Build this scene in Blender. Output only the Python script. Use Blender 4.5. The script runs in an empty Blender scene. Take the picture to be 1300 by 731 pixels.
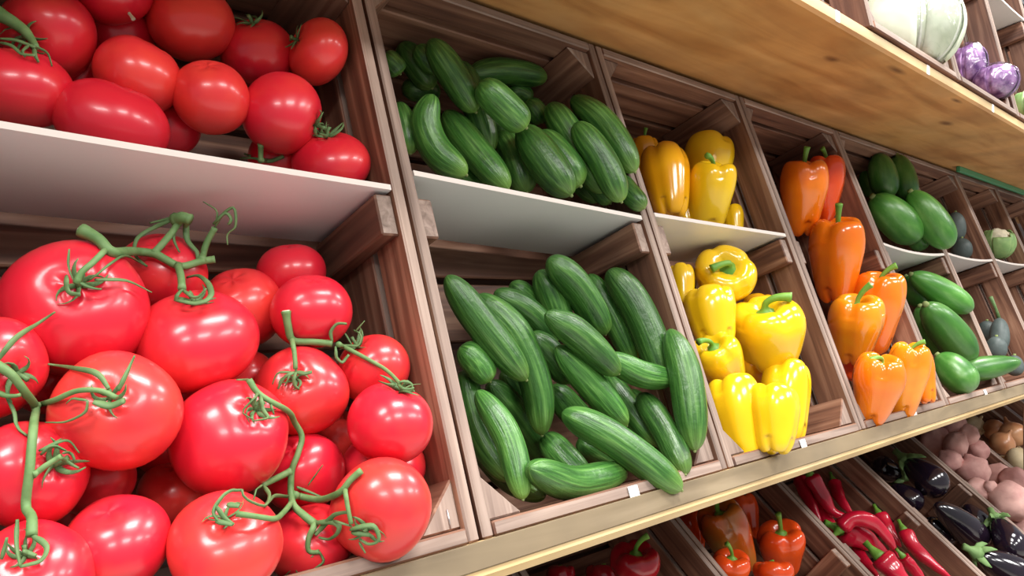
import bpy, bmesh, math, random
from mathutils import Vector, Matrix, noise
C=bpy.context.scene.collection
D=.5                       # one crate unit in metres
# ------------------------------------------------------------------ camera
cam=bpy.data.cameras.new('camera'); cam.lens=930/1300*36; cam.sensor_width=36; cam.clip_start=.02
co=bpy.data.objects.new('camera',cam); C.objects.link(co)
Rr=Vector((.7389,-.6738,0)); Fw=Vector((.6737,.7388,.0152)).normalized(); Rr=Rr.normalized(); Up=Rr.cross(Fw)
m=Matrix((Rr,Up,-Fw)).transposed().to_4x4(); m.translation=(0,0,1.5); co.matrix_world=m
bpy.context.scene.camera=co
# ------------------------------------------------------------------ world, lamps, exposure
w=bpy.data.worlds.new('world'); bpy.context.scene.world=w; w.use_nodes=True
bg=w.node_tree.nodes['Background']; bg.inputs[0].default_value=(.97,.985,1,1); bg.inputs[1].default_value=.30
vs=bpy.context.scene.view_settings; vs.view_transform='Standard'; vs.look='None'; vs.gamma=1; vs.use_curve_mapping=False; vs.exposure=.40
def lamp(x,y,z,sx,sy,e,rz=0):
    l=bpy.data.lights.new('ceiling_lamp','AREA'); l.shape='RECTANGLE'; l.size=sx; l.size_y=sy; l.energy=e; l.color=(1,.98,.95)
    o=bpy.data.objects.new('ceiling_lamp',l); o.location=(x,y,z); o.rotation_euler=(0,0,rz); C.objects.link(o)
for lx in (-1.05,.45,1.95,3.45): lamp(lx,-1.45,2.85,.75,.5,30)
for lx in (-.75,.7,2.15): lamp(lx,.0,2.85,.7,.4,25)
# ------------------------------------------------------------------ materials
def mat(name):
    m=bpy.data.materials.new(name); m.use_nodes=True; nt=m.node_tree; return m,nt,nt.nodes['Principled BSDF']
def N(nt,t,**k):
    n=nt.nodes.new('ShaderNode'+t)
    for a,b in k.items(): setattr(n,a,b)
    return n
def ramp(nt,stops):
    r=N(nt,'ValToRGB'); e=r.color_ramp.elements
    while len(e)<len(stops): e.new(.5)
    for x,(p,c) in zip(e,stops): x.position=p; x.color=(*c,1)
    return r
def wood(name,axis,c1,c2,c3,rough=.6,knots=(),var=.35,fine=70):
    m,nt,b=mat(name); L=nt.links.new
    tc=N(nt,'TexCoord'); oi=N(nt,'ObjectInfo'); mp=N(nt,'Mapping'); sc=[fine]*3; sc[axis]=3.5; mp.inputs['Scale'].default_value=sc
    ad=N(nt,'VectorMath',operation='MULTIPLY_ADD'); cb=N(nt,'CombineXYZ'); cb.inputs[0].default_value=cb.inputs[1].default_value=cb.inputs[2].default_value=1
    L(oi.outputs['Random'],ad.inputs[0]); ad.inputs[1].default_value=(37,71,53); L(tc.outputs['Object'],ad.inputs[2]); L(ad.outputs[0],mp.inputs[0])
    n1=N(nt,'TexNoise'); n1.inputs['Scale'].default_value=1; n1.inputs['Detail'].default_value=5; n1.inputs['Distortion'].default_value=.8; L(mp.outputs[0],n1.inputs['Vector'])
    n2=N(nt,'TexNoise'); n2.inputs['Scale'].default_value=9; n2.inputs['Detail'].default_value=3; L(ad.outputs[0],n2.inputs['Vector'])
    r=ramp(nt,[(.28,c1),(.5,c2),(.72,c3)]); L(n1.outputs[0],r.inputs[0])
    mx=N(nt,'MixRGB',blend_type='MULTIPLY'); mx.inputs[0].default_value=.75; L(r.outputs[0],mx.inputs[1])
    r2=ramp(nt,[(.3,(.72,.68,.68)),(.65,(1.1,1.05,1.02))]); L(n2.outputs[0],r2.inputs[0]); L(r2.outputs[0],mx.inputs[2])
    hv=N(nt,'HueSaturation'); mr=N(nt,'MapRange'); mr.inputs[3].default_value=1-var; mr.inputs[4].default_value=1+var; L(oi.outputs['Random'],mr.inputs[0]); L(mr.outputs[0],hv.inputs['Value']); L(mx.outputs[0],hv.inputs['Color'])
    out=hv.outputs[0]
    for (kx,ky,kz,rx,ry) in knots:
        s=N(nt,'VectorMath',operation='SUBTRACT'); L(tc.outputs['Object'],s.inputs[0]); s.inputs[1].default_value=(kx,ky,kz)
        q=N(nt,'VectorMath',operation='MULTIPLY'); L(s.outputs[0],q.inputs[0]); q.inputs[1].default_value=(1/rx,1/ry,0)
        ln=N(nt,'VectorMath',operation='LENGTH'); L(q.outputs[0],ln.inputs[0])
        ax=N(nt,'Math',operation='MULTIPLY_ADD'); L(n2.outputs[0],ax.inputs[0]); ax.inputs[1].default_value=.9; L(ln.outputs['Value'],ax.inputs[2])
        kr=ramp(nt,[(.55,(1,1,1)),(1.0,(0,0,0))]); 
        k2=N(nt,'MapRange'); k2.inputs[1].default_value=.7; k2.inputs[2].default_value=1.6; k2.inputs[3].default_value=.85; k2.inputs[4].default_value=0; L(ax.outputs[0],k2.inputs[0])
        nm=N(nt,'MixRGB'); L(k2.outputs[0],nm.inputs[0]); L(out,nm.inputs[1]); nm.inputs[2].default_value=(.16,.06,.02,1); out=nm.outputs[0]
    L(out,b.inputs['Base Color']); b.inputs['Roughness'].default_value=rough
    bp=N(nt,'Bump'); bp.inputs['Strength'].default_value=.25; bp.inputs['Distance'].default_value=.002; L(n1.outputs[0],bp.inputs['Height']); L(bp.outputs[0],b.inputs['Normal'])
    return m
ST=[(.075,.030,.018),(.175,.080,.047),(.33,.185,.118)]
EG=[(.18,.125,.10),(.29,.215,.175),(.40,.31,.26)]
STAIN=[wood('stained_wood_'+a,i,*ST,var=.28) for i,a in enumerate('xyz')]
EDGE=[wood('weathered_wood_edge_'+a,i,*EG,rough=.75,var=.2,fine=110) for i,a in enumerate('xyz')]
DARK=wood('dark_wall_wood',0,(.03,.016,.012),(.06,.03,.022),(.09,.045,.033))
def simple(name,col,rough=.4,spec=.5,col2=None,nscale=30,bump=0,coat=0,per=0,bscale=None,sss=0):
    m,nt,b=mat(name); L=nt.links.new
    b.inputs['Roughness'].default_value=rough; b.inputs['Specular IOR Level'].default_value=spec; b.inputs['Coat Weight'].default_value=coat; b.inputs['Coat Roughness'].default_value=.12
    tc=N(nt,'TexCoord'); src=None
    if col2:
        n=N(nt,'TexNoise'); n.inputs['Scale'].default_value=nscale; n.inputs['Detail'].default_value=3; L(tc.outputs['Object'],n.inputs['Vector'])
        fac=n.outputs[0]
        oi=N(nt,'ObjectInfo'); a=N(nt,'Math',operation='MULTIPLY_ADD'); L(oi.outputs['Random'],a.inputs[0]); a.inputs[1].default_value=per; L(fac,a.inputs[2])
        s=N(nt,'Math',operation='SUBTRACT'); L(a.outputs[0],s.inputs[0]); s.inputs[1].default_value=per/2
        r=ramp(nt,[(.3,col),(.72,col2)]); L(s.outputs[0],r.inputs[0]); L(r.outputs[0],b.inputs['Base Color'])
    else: b.inputs['Base Color'].default_value=(*col,1)
    if bump:
        n=N(nt,'TexNoise'); n.inputs['Scale'].default_value=bscale or nscale*3; n.inputs['Detail'].default_value=2; L(tc.outputs['Object'],n.inputs['Vector'])
        bp=N(nt,'Bump'); bp.inputs['Strength'].default_value=bump; bp.inputs['Distance'].default_value=.003; L(n.outputs[0],bp.inputs['Height']); L(bp.outputs[0],b.inputs['Normal'])
    if sss: b.inputs['Subsurface Weight'].default_value=sss; b.inputs['Subsurface Radius'].default_value=(.006,.002,.001)
    return m
def striped(name,dark,mid,light,tip,rough=.34,bands=9,bump=.35):
    """skin of a cucumber: uv.x runs along it, uv.y around it"""
    m,nt,b=mat(name); L=nt.links.new; uv=N(nt,'UVMap'); sx=N(nt,'SeparateXYZ'); L(uv.outputs[0],sx.inputs[0]); oi=N(nt,'ObjectInfo')
    mp=N(nt,'VectorMath',operation='MULTIPLY_ADD'); L(uv.outputs[0],mp.inputs[0]); mp.inputs[1].default_value=(2.2,bands,1); L(oi.outputs['Random'],mp.inputs[2])
    n=N(nt,'TexNoise'); n.inputs['Scale'].default_value=1.6; n.inputs['Detail'].default_value=4; L(mp.outputs[0],n.inputs['Vector'])
    r=ramp(nt,[(.3,dark),(.52,mid),(.75,light)]); L(n.outputs[0],r.inputs[0])
    a=N(nt,'MapRange'); a.inputs[1].default_value=.72; a.inputs[2].default_value=1.02; a.inputs[4].default_value=.75; L(sx.outputs[0],a.inputs[0])
    mx=N(nt,'MixRGB'); L(a.outputs[0],mx.inputs[0]); L(r.outputs[0],mx.inputs[1]); mx.inputs[2].default_value=(*tip,1)
    hv=N(nt,'HueSaturation'); mr=N(nt,'MapRange'); mr.inputs[3].default_value=.7; mr.inputs[4].default_value=1.35; L(oi.outputs['Random'],mr.inputs[0]); L(mr.outputs[0],hv.inputs['Value']); L(mx.outputs[0],hv.inputs['Color'])
    L(hv.outputs[0],b.inputs['Base Color']); b.inputs['Roughness'].default_value=rough
    tc=N(nt,'TexCoord'); n3=N(nt,'TexNoise'); n3.inputs['Scale'].default_value=160; L(tc.outputs['Object'],n3.inputs['Vector'])
    ad=N(nt,'Math',operation='MULTIPLY_ADD'); L(n.outputs[0],ad.inputs[0]); ad.inputs[1].default_value=2; L(n3.outputs[0],ad.inputs[2])
    bp=N(nt,'Bump'); bp.inputs['Strength'].default_value=bump; bp.inputs['Distance'].default_value=.0015; L(ad.outputs[0],bp.inputs['Height']); L(bp.outputs[0],b.inputs['Normal'])
    return m
M={}
M['tomato']=simple('tomato_skin',(.68,.014,.034),.29,.5,(.76,.046,.036),.9,per=.55,coat=.2)
M['sepal']=simple('sepal_green',(.07,.145,.05),.55,.3,(.15,.24,.095),60)
M['stem']=simple('vine_green',(.10,.20,.065),.55,.3,(.18,.29,.115),60,bump=.15)
M['cut']=simple('cut_stem',(.62,.66,.48),.7,.2)
M['cuke']=striped('cucumber_skin',(.016,.065,.012),(.045,.145,.024),(.13,.29,.065),(.25,.42,.08))
M['stub']=simple('stem_stub',(.22,.27,.10),.7,.2)
M['squash']=striped('squash_skin',(.03,.13,.02),(.06,.20,.03),(.14,.31,.08),(.15,.26,.11),rough=.32,bands=3,bump=.1)
PC={0:((.86,.50,.006),(.90,.60,.012)),1:((.86,.36,.006),(.90,.46,.01)),2:((.88,.16,.006),(.92,.24,.008)),3:((.72,.055,.008),(.82,.095,.01)),4:((.90,.19,.006),(.92,.36,.012)),5:((.30,.004,.012),(.40,.008,.018)),6:((.62,.06,.008),(.28,.17,.02))}
for k,(a,b_) in PC.items(): M['pep%d'%k]=simple('pepper_skin_%d'%k,a,.17,.5,b_,14 if k!=6 else 11,coat=.4,bump=.05,bscale=25)
M['pstem']=simple('pepper_stem',(.10,.28,.03),.45,.4,(.20,.40,.06),40)
M['chili']=simple('red_pepper_skin',(.50,.005,.028),.22,.5,(.66,.012,.045),20,coat=.3,bump=.1,bscale=60)
M['aub']=simple('aubergine_skin',(.006,.004,.008),.14,.6,(.016,.008,.018),12,coat=.4)
M['acap']=simple('aubergine_cap',(.13,.24,.08),.6,.3,(.2,.33,.12),60)
M['potato']=simple('potato_skin',(.50,.25,.23),.65,.3,(.72,.43,.38),30,bump=.2,per=.3)
M['onion']=simple('onion_skin',(.42,.15,.06),.3,.5,(.58,.30,.15),20,per=.3)
M['onionp']=simple('pale_onion_skin',(.62,.48,.26),.45,.4,(.74,.63,.42),30)
M['avo']=simple('dark_fruit_skin',(.055,.075,.07),.5,.4,(.10,.125,.12),30,bump=.2)
M['cream']=simple('cauliflower_curd',(.75,.68,.48),.7,.3,(.85,.80,.62),40,bump=.6,bscale=120)
M['leaf']=simple('cauliflower_leaf',(.20,.36,.12),.5,.4,(.35,.52,.2),40)
M['cabbage']=simple('cabbage_leaf',(.60,.69,.48),.4,.5,(.84,.88,.76),12,bump=.25,bscale=35)
M['vein']=simple('cabbage_rib',(.86,.88,.80),.5,.4)
M['redcab']=simple('red_cabbage_leaf',(.12,.02,.19),.3,.5,(.58,.34,.64),65,bump=.4,bscale=50)
M['card']=simple('white_divider_board',(.70,.72,.71),.32,.45,(.76,.77,.76),8)
M['cardedge']=simple('divider_cut_edge',(.80,.72,.66),.6,.3)
M['ticket']=simple('white_ticket',(.85,.85,.85),.5,.4)
M['steel']=simple('staple_steel',(.7,.7,.72),.3,.5); M['steel'].node_tree.nodes['Principled BSDF'].inputs['Metallic'].default_value=1
M['blue']=simple('blue_net',(.03,.08,.35),.5,.4,(.12,.22,.55),120)
M['greenstrip']=simple('green_strip',(.06,.26,.12),.5,.4)
M['floor']=simple('floor_tile',(.58,.55,.50),.5,.4,(.66,.63,.58),3)
m,nt,b=mat('clear_film'); 
tr=N(nt,'BsdfTransparent'); gl=N(nt,'BsdfGlossy'); gl.inputs['Roughness'].default_value=.12; mixs=N(nt,'MixShader'); lw=N(nt,'LayerWeight'); lw.inputs[0].default_value=.35
tc=N(nt,'TexCoord'); nz=N(nt,'TexNoise'); nz.inputs['Scale'].default_value=28; nz.inputs['Distortion'].default_value=1.5; nt.links.new(tc.outputs['Object'],nz.inputs['Vector']); bp=N(nt,'Bump'); bp.inputs['Strength'].default_value=.7; bp.inputs['Distance'].default_value=.01
nt.links.new(nz.outputs[0],bp.inputs['Height'])
for q in (gl,lw): nt.links.new(bp.outputs[0],q.inputs['Normal'])
mr=N(nt,'MapRange'); mr.inputs[3].default_value=.10; mr.inputs[4].default_value=.6; nt.links.new(lw.outputs['Fresnel'],mr.inputs[0])
nt.links.new(mr.outputs[0],mixs.inputs[0]); nt.links.new(tr.outputs[0],mixs.inputs[1]); nt.links.new(gl.outputs[0],mixs.inputs[2]); nt.links.new(mixs.outputs[0],nt.nodes['Material Output'].inputs['Surface']); M['film']=m
# ------------------------------------------------------------------ helpers
def mk(name,verts,faces,mt,parent=None,loc=(0,0,0),uvs=None,smooth=True,mi=None):
    me=bpy.data.meshes.new(name); me.from_pydata([tuple(v) for v in verts],[],faces); me.update()
    for x in (mt if isinstance(mt,(list,tuple)) else [mt]): me.materials.append(x)
    if smooth: me.polygons.foreach_set('use_smooth',[True]*len(me.polygons))
    if mi: me.polygons.foreach_set('material_index',mi)
    if uvs:
        ul=me.uv_layers.new(name='uv'); fl=[]
        for p in me.polygons:
            for li,vi in zip(p.loop_indices,p.vertices): fl+=list(uvs[vi])
        ul.data.foreach_set('uv',fl)
    return link(name,me,parent,loc)
def link(name,me,parent=None,loc=(0,0,0)):
    o=bpy.data.objects.new(name,me); C.objects.link(o); o.location=loc
    if parent: o.parent=parent
    return o
def tag(o,label,cat,group=None):
    o['label']=label; o['category']=cat
    if group: o['group']=group
    return o
def struct(o): o['kind']='structure'; return o
def empty(name,loc,rx=0):
    o=bpy.data.objects.new(name,None); o.empty_display_size=.03; o.location=loc; o.rotation_euler=(rx,0,0); C.objects.link(o); return o
def spline(P,n):
    P=[Vector(p) for p in P]
    if len(P)==2: return [P[0].lerp(P[1],i/(n-1)) for i in range(n)]
    out=[]; Q=[P[0]*2-P[1]]+P+[P[-1]*2-P[-2]]; L=[0]
    for a,b in zip(P,P[1:]): L.append(L[-1]+(b-a).length)
    for i in range(n):
        s=L[-1]*i/(n-1); k=0
        while k<len(P)-2 and s>L[k+1]: k+=1
        t=(s-L[k])/max(1e-9,L[k+1]-L[k]); p0,p1,p2,p3=Q[k:k+4]
        out.append(.5*((2*p1)+(p2-p0)*t+(2*p0-5*p1+4*p2-p3)*t*t+(3*p1-p0-3*p2+p3)*t**3))
    return out
def resample(pts,ts):
    n=len(pts)-1; out=[]
    for t in ts:
        f=max(0,min(.99999,t))*n; i=int(f); out.append(pts[i].lerp(pts[i+1],f-i))
    return out
def sweep(path,radii,seg=10,sec=None,flat=None,caps=True):
    """tube along path; sec(theta,t) scales the radius, flat squashes it; returns verts, faces, uvs"""
    V=[];F=[];UV=[]; n=len(path); nx=None
    for i,p in enumerate(path):
        t=(path[min(i+1,n-1)]-path[max(i-1,0)])
        t=t.normalized() if t.length>1e-9 else Vector((0,0,1))
        if nx is None: nx=t.orthogonal().normalized()
        nx=(nx-t*nx.dot(t)); nx=nx.normalized() if nx.length>1e-6 else t.orthogonal().normalized()
        ny=t.cross(nx)
        for j in range(seg):
            a=2*math.pi*j/seg; r=radii[i]*(sec(a,i/(n-1)) if sec else 1)
            V.append(p+nx*(math.cos(a)*r)+ny*(math.sin(a)*r*(flat or 1))); UV.append((i/(n-1),abs(2*j/seg-1)))
    for i in range(n-1):
        for j in range(seg): F.append((i*seg+j,i*seg+(j+1)%seg,(i+1)*seg+(j+1)%seg,(i+1)*seg+j))
    if caps:
        F.append(tuple(reversed(range(seg)))); F.append(tuple((n-1)*seg+j for j in range(seg)))
    return V,F,UV
def merge(parts):
    V=[];F=[];UV=[]
    for v,f,u in parts:
        k=len(V); V+=v; F+=[tuple(i+k for i in q) for q in f]; UV+=u
    return V,F,UV
def center(V):
    c=sum((Vector(v) for v in V),Vector())/len(V); return c,[Vector(v)-c for v in V]
def lathe(prof,seg,fn=None):
    """prof: list of (rho,z); fn(theta,k,rho,z)->(rho,z)"""
    V=[];F=[];n=len(prof)
    for k,(r,z) in enumerate(prof):
        for j in range(seg):
            a=2*math.pi*j/seg; rr,zz=fn(a,k/(n-1),r,z) if fn else (r,z); V.append(Vector((rr*math.cos(a),rr*math.sin(a),zz)))
    for k in range(n-1):
        for j in range(seg): F.append((k*seg+j,k*seg+(j+1)%seg,(k+1)*seg+(j+1)%seg,(k+1)*seg+j))
    F.append(tuple(reversed(range(seg)))); F.append(tuple((n-1)*seg+j for j in range(seg)))
    return V,F
_cache={}
def box_mesh(sx,sy,sz,mats,y0=0,tt=0,full=False,edge='y',bev=.0016):
    """board; faces whose normal is along an axis in `edge` take the second material; lower end (or whole) sheared to lie level"""
    key=(round(sx,5),round(sy,5),round(sz,5),tuple(x.name for x in mats),round(y0,5),round(tt,5),full,edge,bev)
    if key in _cache: return _cache[key]
    bm=bmesh.new(); bmesh.ops.create_cube(bm,size=1)
    for v in bm.verts: v.co=Vector((v.co.x*sx,v.co.y*sy,v.co.z*sz))
    bmesh.ops.bevel(bm,geom=list(bm.edges),offset=min(bev,.3*min(sx,sy,sz)),segments=1,affect='EDGES')
    ax='xyz'
    for f in bm.faces:
        n=f.normal; k=max(range(3),key=lambda i:abs(n[i])); f.material_index=1 if (ax[k] in edge and n[k]<0 and len(mats)>1) else 0
    if tt:
        for v in bm.verts:
            if full or v.co.z<0: v.co.z+=tt*(y0+v.co.y)
    me=bpy.data.meshes.new('board'); bm.to_mesh(me); bm.free()
    for x in mats: me.materials.append(x)
    _cache[key]=me; return me
# ------------------------------------------------------------------ crates
P=.7474*D; TH=.023*D
ROWS={'mid':(20.533,1.0,-.045,.774-.7474,False),'low':(51.4,1.55,-.235,2.91-2*.7474,False),'top':(12.,.645,.91,.645*5.56-2*.7474,True)}
H=1.168*D; DEP=.30*D
def row_loc(row,x):
    t,h,u,x0,_=ROWS[row]; t=math.radians(t); h*=D; u*=D
    return Vector((x, u*math.sin(t)+h*math.cos(t), u*math.cos(t)-h*math.sin(t)+1.5)), t
CR={}
CONT={('mid',0):'tomatoes',('mid',1):'mini cucumbers',('mid',2):'yellow peppers',('mid',3):'orange peppers',('mid',4):'green squash',('mid',5):'dark grey fruit',('mid',6):'a small cauliflower',
 ('low',0):'dark red peppers',('low',1):'orange-red peppers',('low',2):'long red peppers',('low',3):'aubergines',('low',4):'pink potatoes',('low',5):'onions',('top',0):'the pale film-wrapped cabbage',('top',1):'two red cabbages in film',('top',2):'a white cauliflower'}
BLANK={('mid',7):'last brown crate on the middle shelf at the right frame edge',('low',-1):'brown crate at the bottom frame edge, left of the dark red peppers',('low',6):'brown crate behind the shelf post at the right frame edge',('top',3):'farthest brown crate on the top shelf at the right frame edge'}
PLACE={'mid':'on the middle shelf','low':'in the lower row','top':'on the top shelf'}
SAG={('mid',0):(.002,.028),('mid',1):(.0,.038),('mid',2):(.001,.014),('mid',4):(.018,.014),('mid',5):(.014,.006)}
def crate(row,i,card=True,cleat=True,ticket=None):
    loc,t=row_loc(row,(ROWS[row][3]+i*.7474+.004)*D); tt=math.tan(t) if ROWS[row][4] else 0
    W_=.7394*D
    e=empty('wooden_crate',loc,-t); CR[(row,i)]=e
    what=CONT.get((row,i))
    tag(e,('brown slatted wooden crate holding %s %s'%(what,PLACE[row])) if what else BLANK[(row,i)],'crate','slatted wooden display crates')
    def bd(name,c,s,grain,edge='y',y0=None,full=False,tt_=0,mats=None):
        o=link(name,box_mesh(*s,mats or (STAIN[grain],EDGE[grain]),y0 if y0 is not None else 0,tt_,full,edge),e,c); return o
    fr=.095*D
    for x in (TH/2,W_-TH/2):
        for a,b in ((0,fr),(.113*D,DEP)):
            bd('side_board',(x,(a+b)/2,H/2),(TH,b-a,H),2,'y',(a+b)/2,False,tt)
    iw=W_-2*TH-.002*D; cx=W_/2; et=.025*D
    for a,b in ((-.002*D,.14*D),(.155*D,DEP)): bd('floor_board',(cx,(a+b)/2,et/2),(iw,b-a,et),0,'y' if a<.01 else '',(a+b)/2,True,tt)
    for a,b in ((0,.07*D),(.085*D,.21*D),(.228*D,DEP)): bd('top_board',(cx,(a+b)/2,H-et/2),(iw,b-a,et),0,'y' if a<.01 else '')
    # back slats
    z=.045*D; bth=.018*D; g=0
    zs=[.046,.209,.372,.535,.698,.861,1.024,1.187]; z0=(DEP*tt+.004*D)
    lo=z0-.045*D
    for q in zs:
        a=max(lo,(q-.163+.009)*D)+.045*D*0; b_=(q-.009)*D
        a+=.045*D; b_+=.045*D; b_=min(b_,H)
        if b_-a<.03*D: continue
        bd('back_slat',(cx,DEP+bth/2+.001*D,(a+b_)/2),(W_-.004*D,bth,b_-a),0,'')
    # triangular corner blocks
    lg=.082*D
    for sx in (0,1):
        for top in (0,1):
            if row=='low' and not top and 0: continue
            x0=TH if sx==0 else W_-TH; dx=lg if sx==0 else -lg; y1,y2=.012*D,.27*D
            V=[]
            for y in (y1,y2):
                zb=(et+y*tt+.0005) if not top else H-et-.0005; dz=lg if not top else -lg
                V+=[Vector((x0+dx*.004,y,zb)),Vector((x0+dx,y,zb)),Vector((x0+dx*.004,y,zb+dz))]
            F=[(0,1,2),(5,4,3),(0,3,4,1),(1,4,5,2),(2,5,3,0)]
            if (sx==0)==(top==0): F=[tuple(reversed(f)) for f in F]
            c,V=center(V); o=mk('corner_block',V,F,(STAIN[1],EDGE[2]),e,c,smooth=False,mi=[1,1,0,0,0])
            bv=o.modifiers.new('bevel','BEVEL'); bv.width=.0016; bv.segments=1
    if cleat:
        for sx in (0,1):
            th=.036*D; x=TH+th/2+.0004 if sx==0 else W_-TH-th/2-.0004
            bd('cleat',(x,.13*D,.588*D),(th,.24*D,.082*D),1,'y')
    if ticket is not None: 
        for tx in ticket: link('price_ticket',box_mesh(.03*D,.002*D,.028*D,(M['ticket'],)),e,((tx-ROWS[row][3]-i*.7474-.004)*D,-.0045*D,.006*D))
    if card:
        n=14; wd=W_-2*TH-.006*D; V=[];F=[];mi=[]; th=.011*D; z=.634*D
        sg,lf_=SAG.get((row,i),(.012,.006))
        def zz(u): return z-sg*D*(1-(2*u-1)**2)+lf_*D*(1-u)
        for k in range(n+1):
            u=k/n; x=TH+.003*D+wd*u
            for y in (.002*D,.255*D):
                for h in (0,th): V.append(Vector((x,y,zz(u)+h+ .0006+ (.005*D*(y>.1*D)))))
        for k in range(n):
            a=k*4; b=a+4
            F+=[(a,a+2,b+2,b),(a+1,b+1,b+3,a+3),(a,b,b+1,a+1),(a+2,a+3,b+3,b+2)]; mi+=[0,0,1,1]
        F+=[(0,1,3,2),(n*4,n*4+2,n*4+3,n*4+1)]; mi+=[1,1]
        rot=e.matrix_basis.to_3x3() if False else Matrix.Rotation(-t,3,'X')
        c,V=center(V); o=mk('divider_shelf',V,F,(M['card'],M['cardedge']),None,loc+rot@c,smooth=False,mi=mi); o.rotation_euler=(-t,0,0)
        tag(o,'thin white sagging divider board across the crate of %s'%what if what else 'thin white sagging divider board in the crate at the far right end','divider shelf','white divider boards in crates')
    return e
# ------------------------------------------------------------------ large structure
SX0,SX1=-.9*D,8.2*D
def slab(name,x0,x1,y0,y1,z0,z1,mats,edge='y',bev=.004):
    return link(name,box_mesh(x1-x0,y1-y0,z1-z0,mats,edge=edge,bev=bev),None,((x0+x1)/2,(y0+y1)/2,(z0+z1)/2))
o=struct(link('floor',box_mesh(12,9,.05,(M['floor'],)),None,(1.5,-2.2,-.025)))
o=struct(slab('wall_back',-1.6,6.2,1.96*D,2.02*D,0,3.0,(DARK,)))
zt=1.5+.713*D
PINE=[(.42,.19,.058),(.57,.30,.105),(.66,.385,.155)]
PE=[(.50,.34,.15),(.62,.45,.22),(.70,.54,.30)]
kc=((SX0+SX1)/2,(.825*D+1.95*D)/2)
def kn(x,y): return (x*D-kc[0],y*D-kc[1])
KN=[(*kn(1.18,.98),0,.05,.012),(*kn(2.42,.87),0,.035,.008),(*kn(2.16,.96),0,.02,.008),(*kn(2.95,.86),0,.03,.006),(*kn(3.3,1.0),0,.03,.01)]
pineU=wood('pine_board',0,*PINE,rough=.5,knots=KN,var=.02,fine=22); pineE=wood('pine_front_edge',0,*PE,rough=.5,var=.02,fine=40); pineM=wood('pine_board_plain',0,*PINE,rough=.5,var=.02,fine=22)
top=tag(slab('shelf',SX0,SX1,.828*D,1.95*D,zt,zt+.0426*D,(pineU,pineE)),'broad honey pine shelf board seen from below, above the crates','shelf')
locm,tm=row_loc('mid',(SX0+SX1)/2); rotm=Matrix.Rotation(-tm,3,'X'); zm=1.5-.40*D
midm=link('shelf',box_mesh(SX1-SX0,.42*D,.064*D,(pineM,pineE),bev=.006),None,locm+rotm@Vector((0,.203*D,-.0325*D))); midm.rotation_euler=(-tm,0,0)
tag(midm,'pine shelf board under the crates of tomatoes and cucumbers','shelf')
fr_=link('front_rail',box_mesh(SX1-SX0,.005*D,.042*D,(wood('dull_pine_rail',0,(.14,.105,.058),(.21,.16,.092),(.28,.22,.135),rough=.6,var=.02,fine=30),),bev=.001),midm,(0,-.2126*D,.0108*D)); fr_['label']='duller upper strip of the shelf front edge'
for tx in (1.90,2.56,3.26): 
    q=link('price_ticket',box_mesh(.024*D,.002*D,.03*D,(M['ticket'],)),top,((tx*D-kc[0]),.828*D-kc[1]-.0014*D,0))
q=link('green_strip',box_mesh(1.5*D,.02*D,.03*D,(M['greenstrip'],)),top,(5.15*D-kc[0],1.28*D-kc[1],-.037*D)); q['label']='green strip under the far end of the shelf'
# sloping deck that carries the lower crates (behind and below the picture)
loc,t=row_loc('low',(SX0+SX1)/2); rot=Matrix.Rotation(-t,3,'X')
o=link('trim_1',box_mesh(SX1-SX0,.03*D,1.5*D,(DARK,)),None,loc+rot@Vector((0,.338*D+.001,.62*D))); o.rotation_euler=(-t,0,0); struct(o)
for i,a in ((0,1),(1,1),(2,1),(3,0),(4,1),(5,1),(6,1),(7,1)):
    crate('mid',i,card=bool(a),ticket={1:[1.167],2:[1.884],3:[2.683],4:[3.476]}.get(i))
for i in range(-1,7): crate('low',i,card=False)
for i in range(0,4): crate('top',i,card=(i==2))
st=mk('staple',*sweep([Vector((0,0,0)),Vector((0,0,.03*D))],[.0006,.0006],6)[:2],M['steel'],CR[('mid',0)],((.7394-.023-.022)*D,.0105*D,.03*D))
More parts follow.
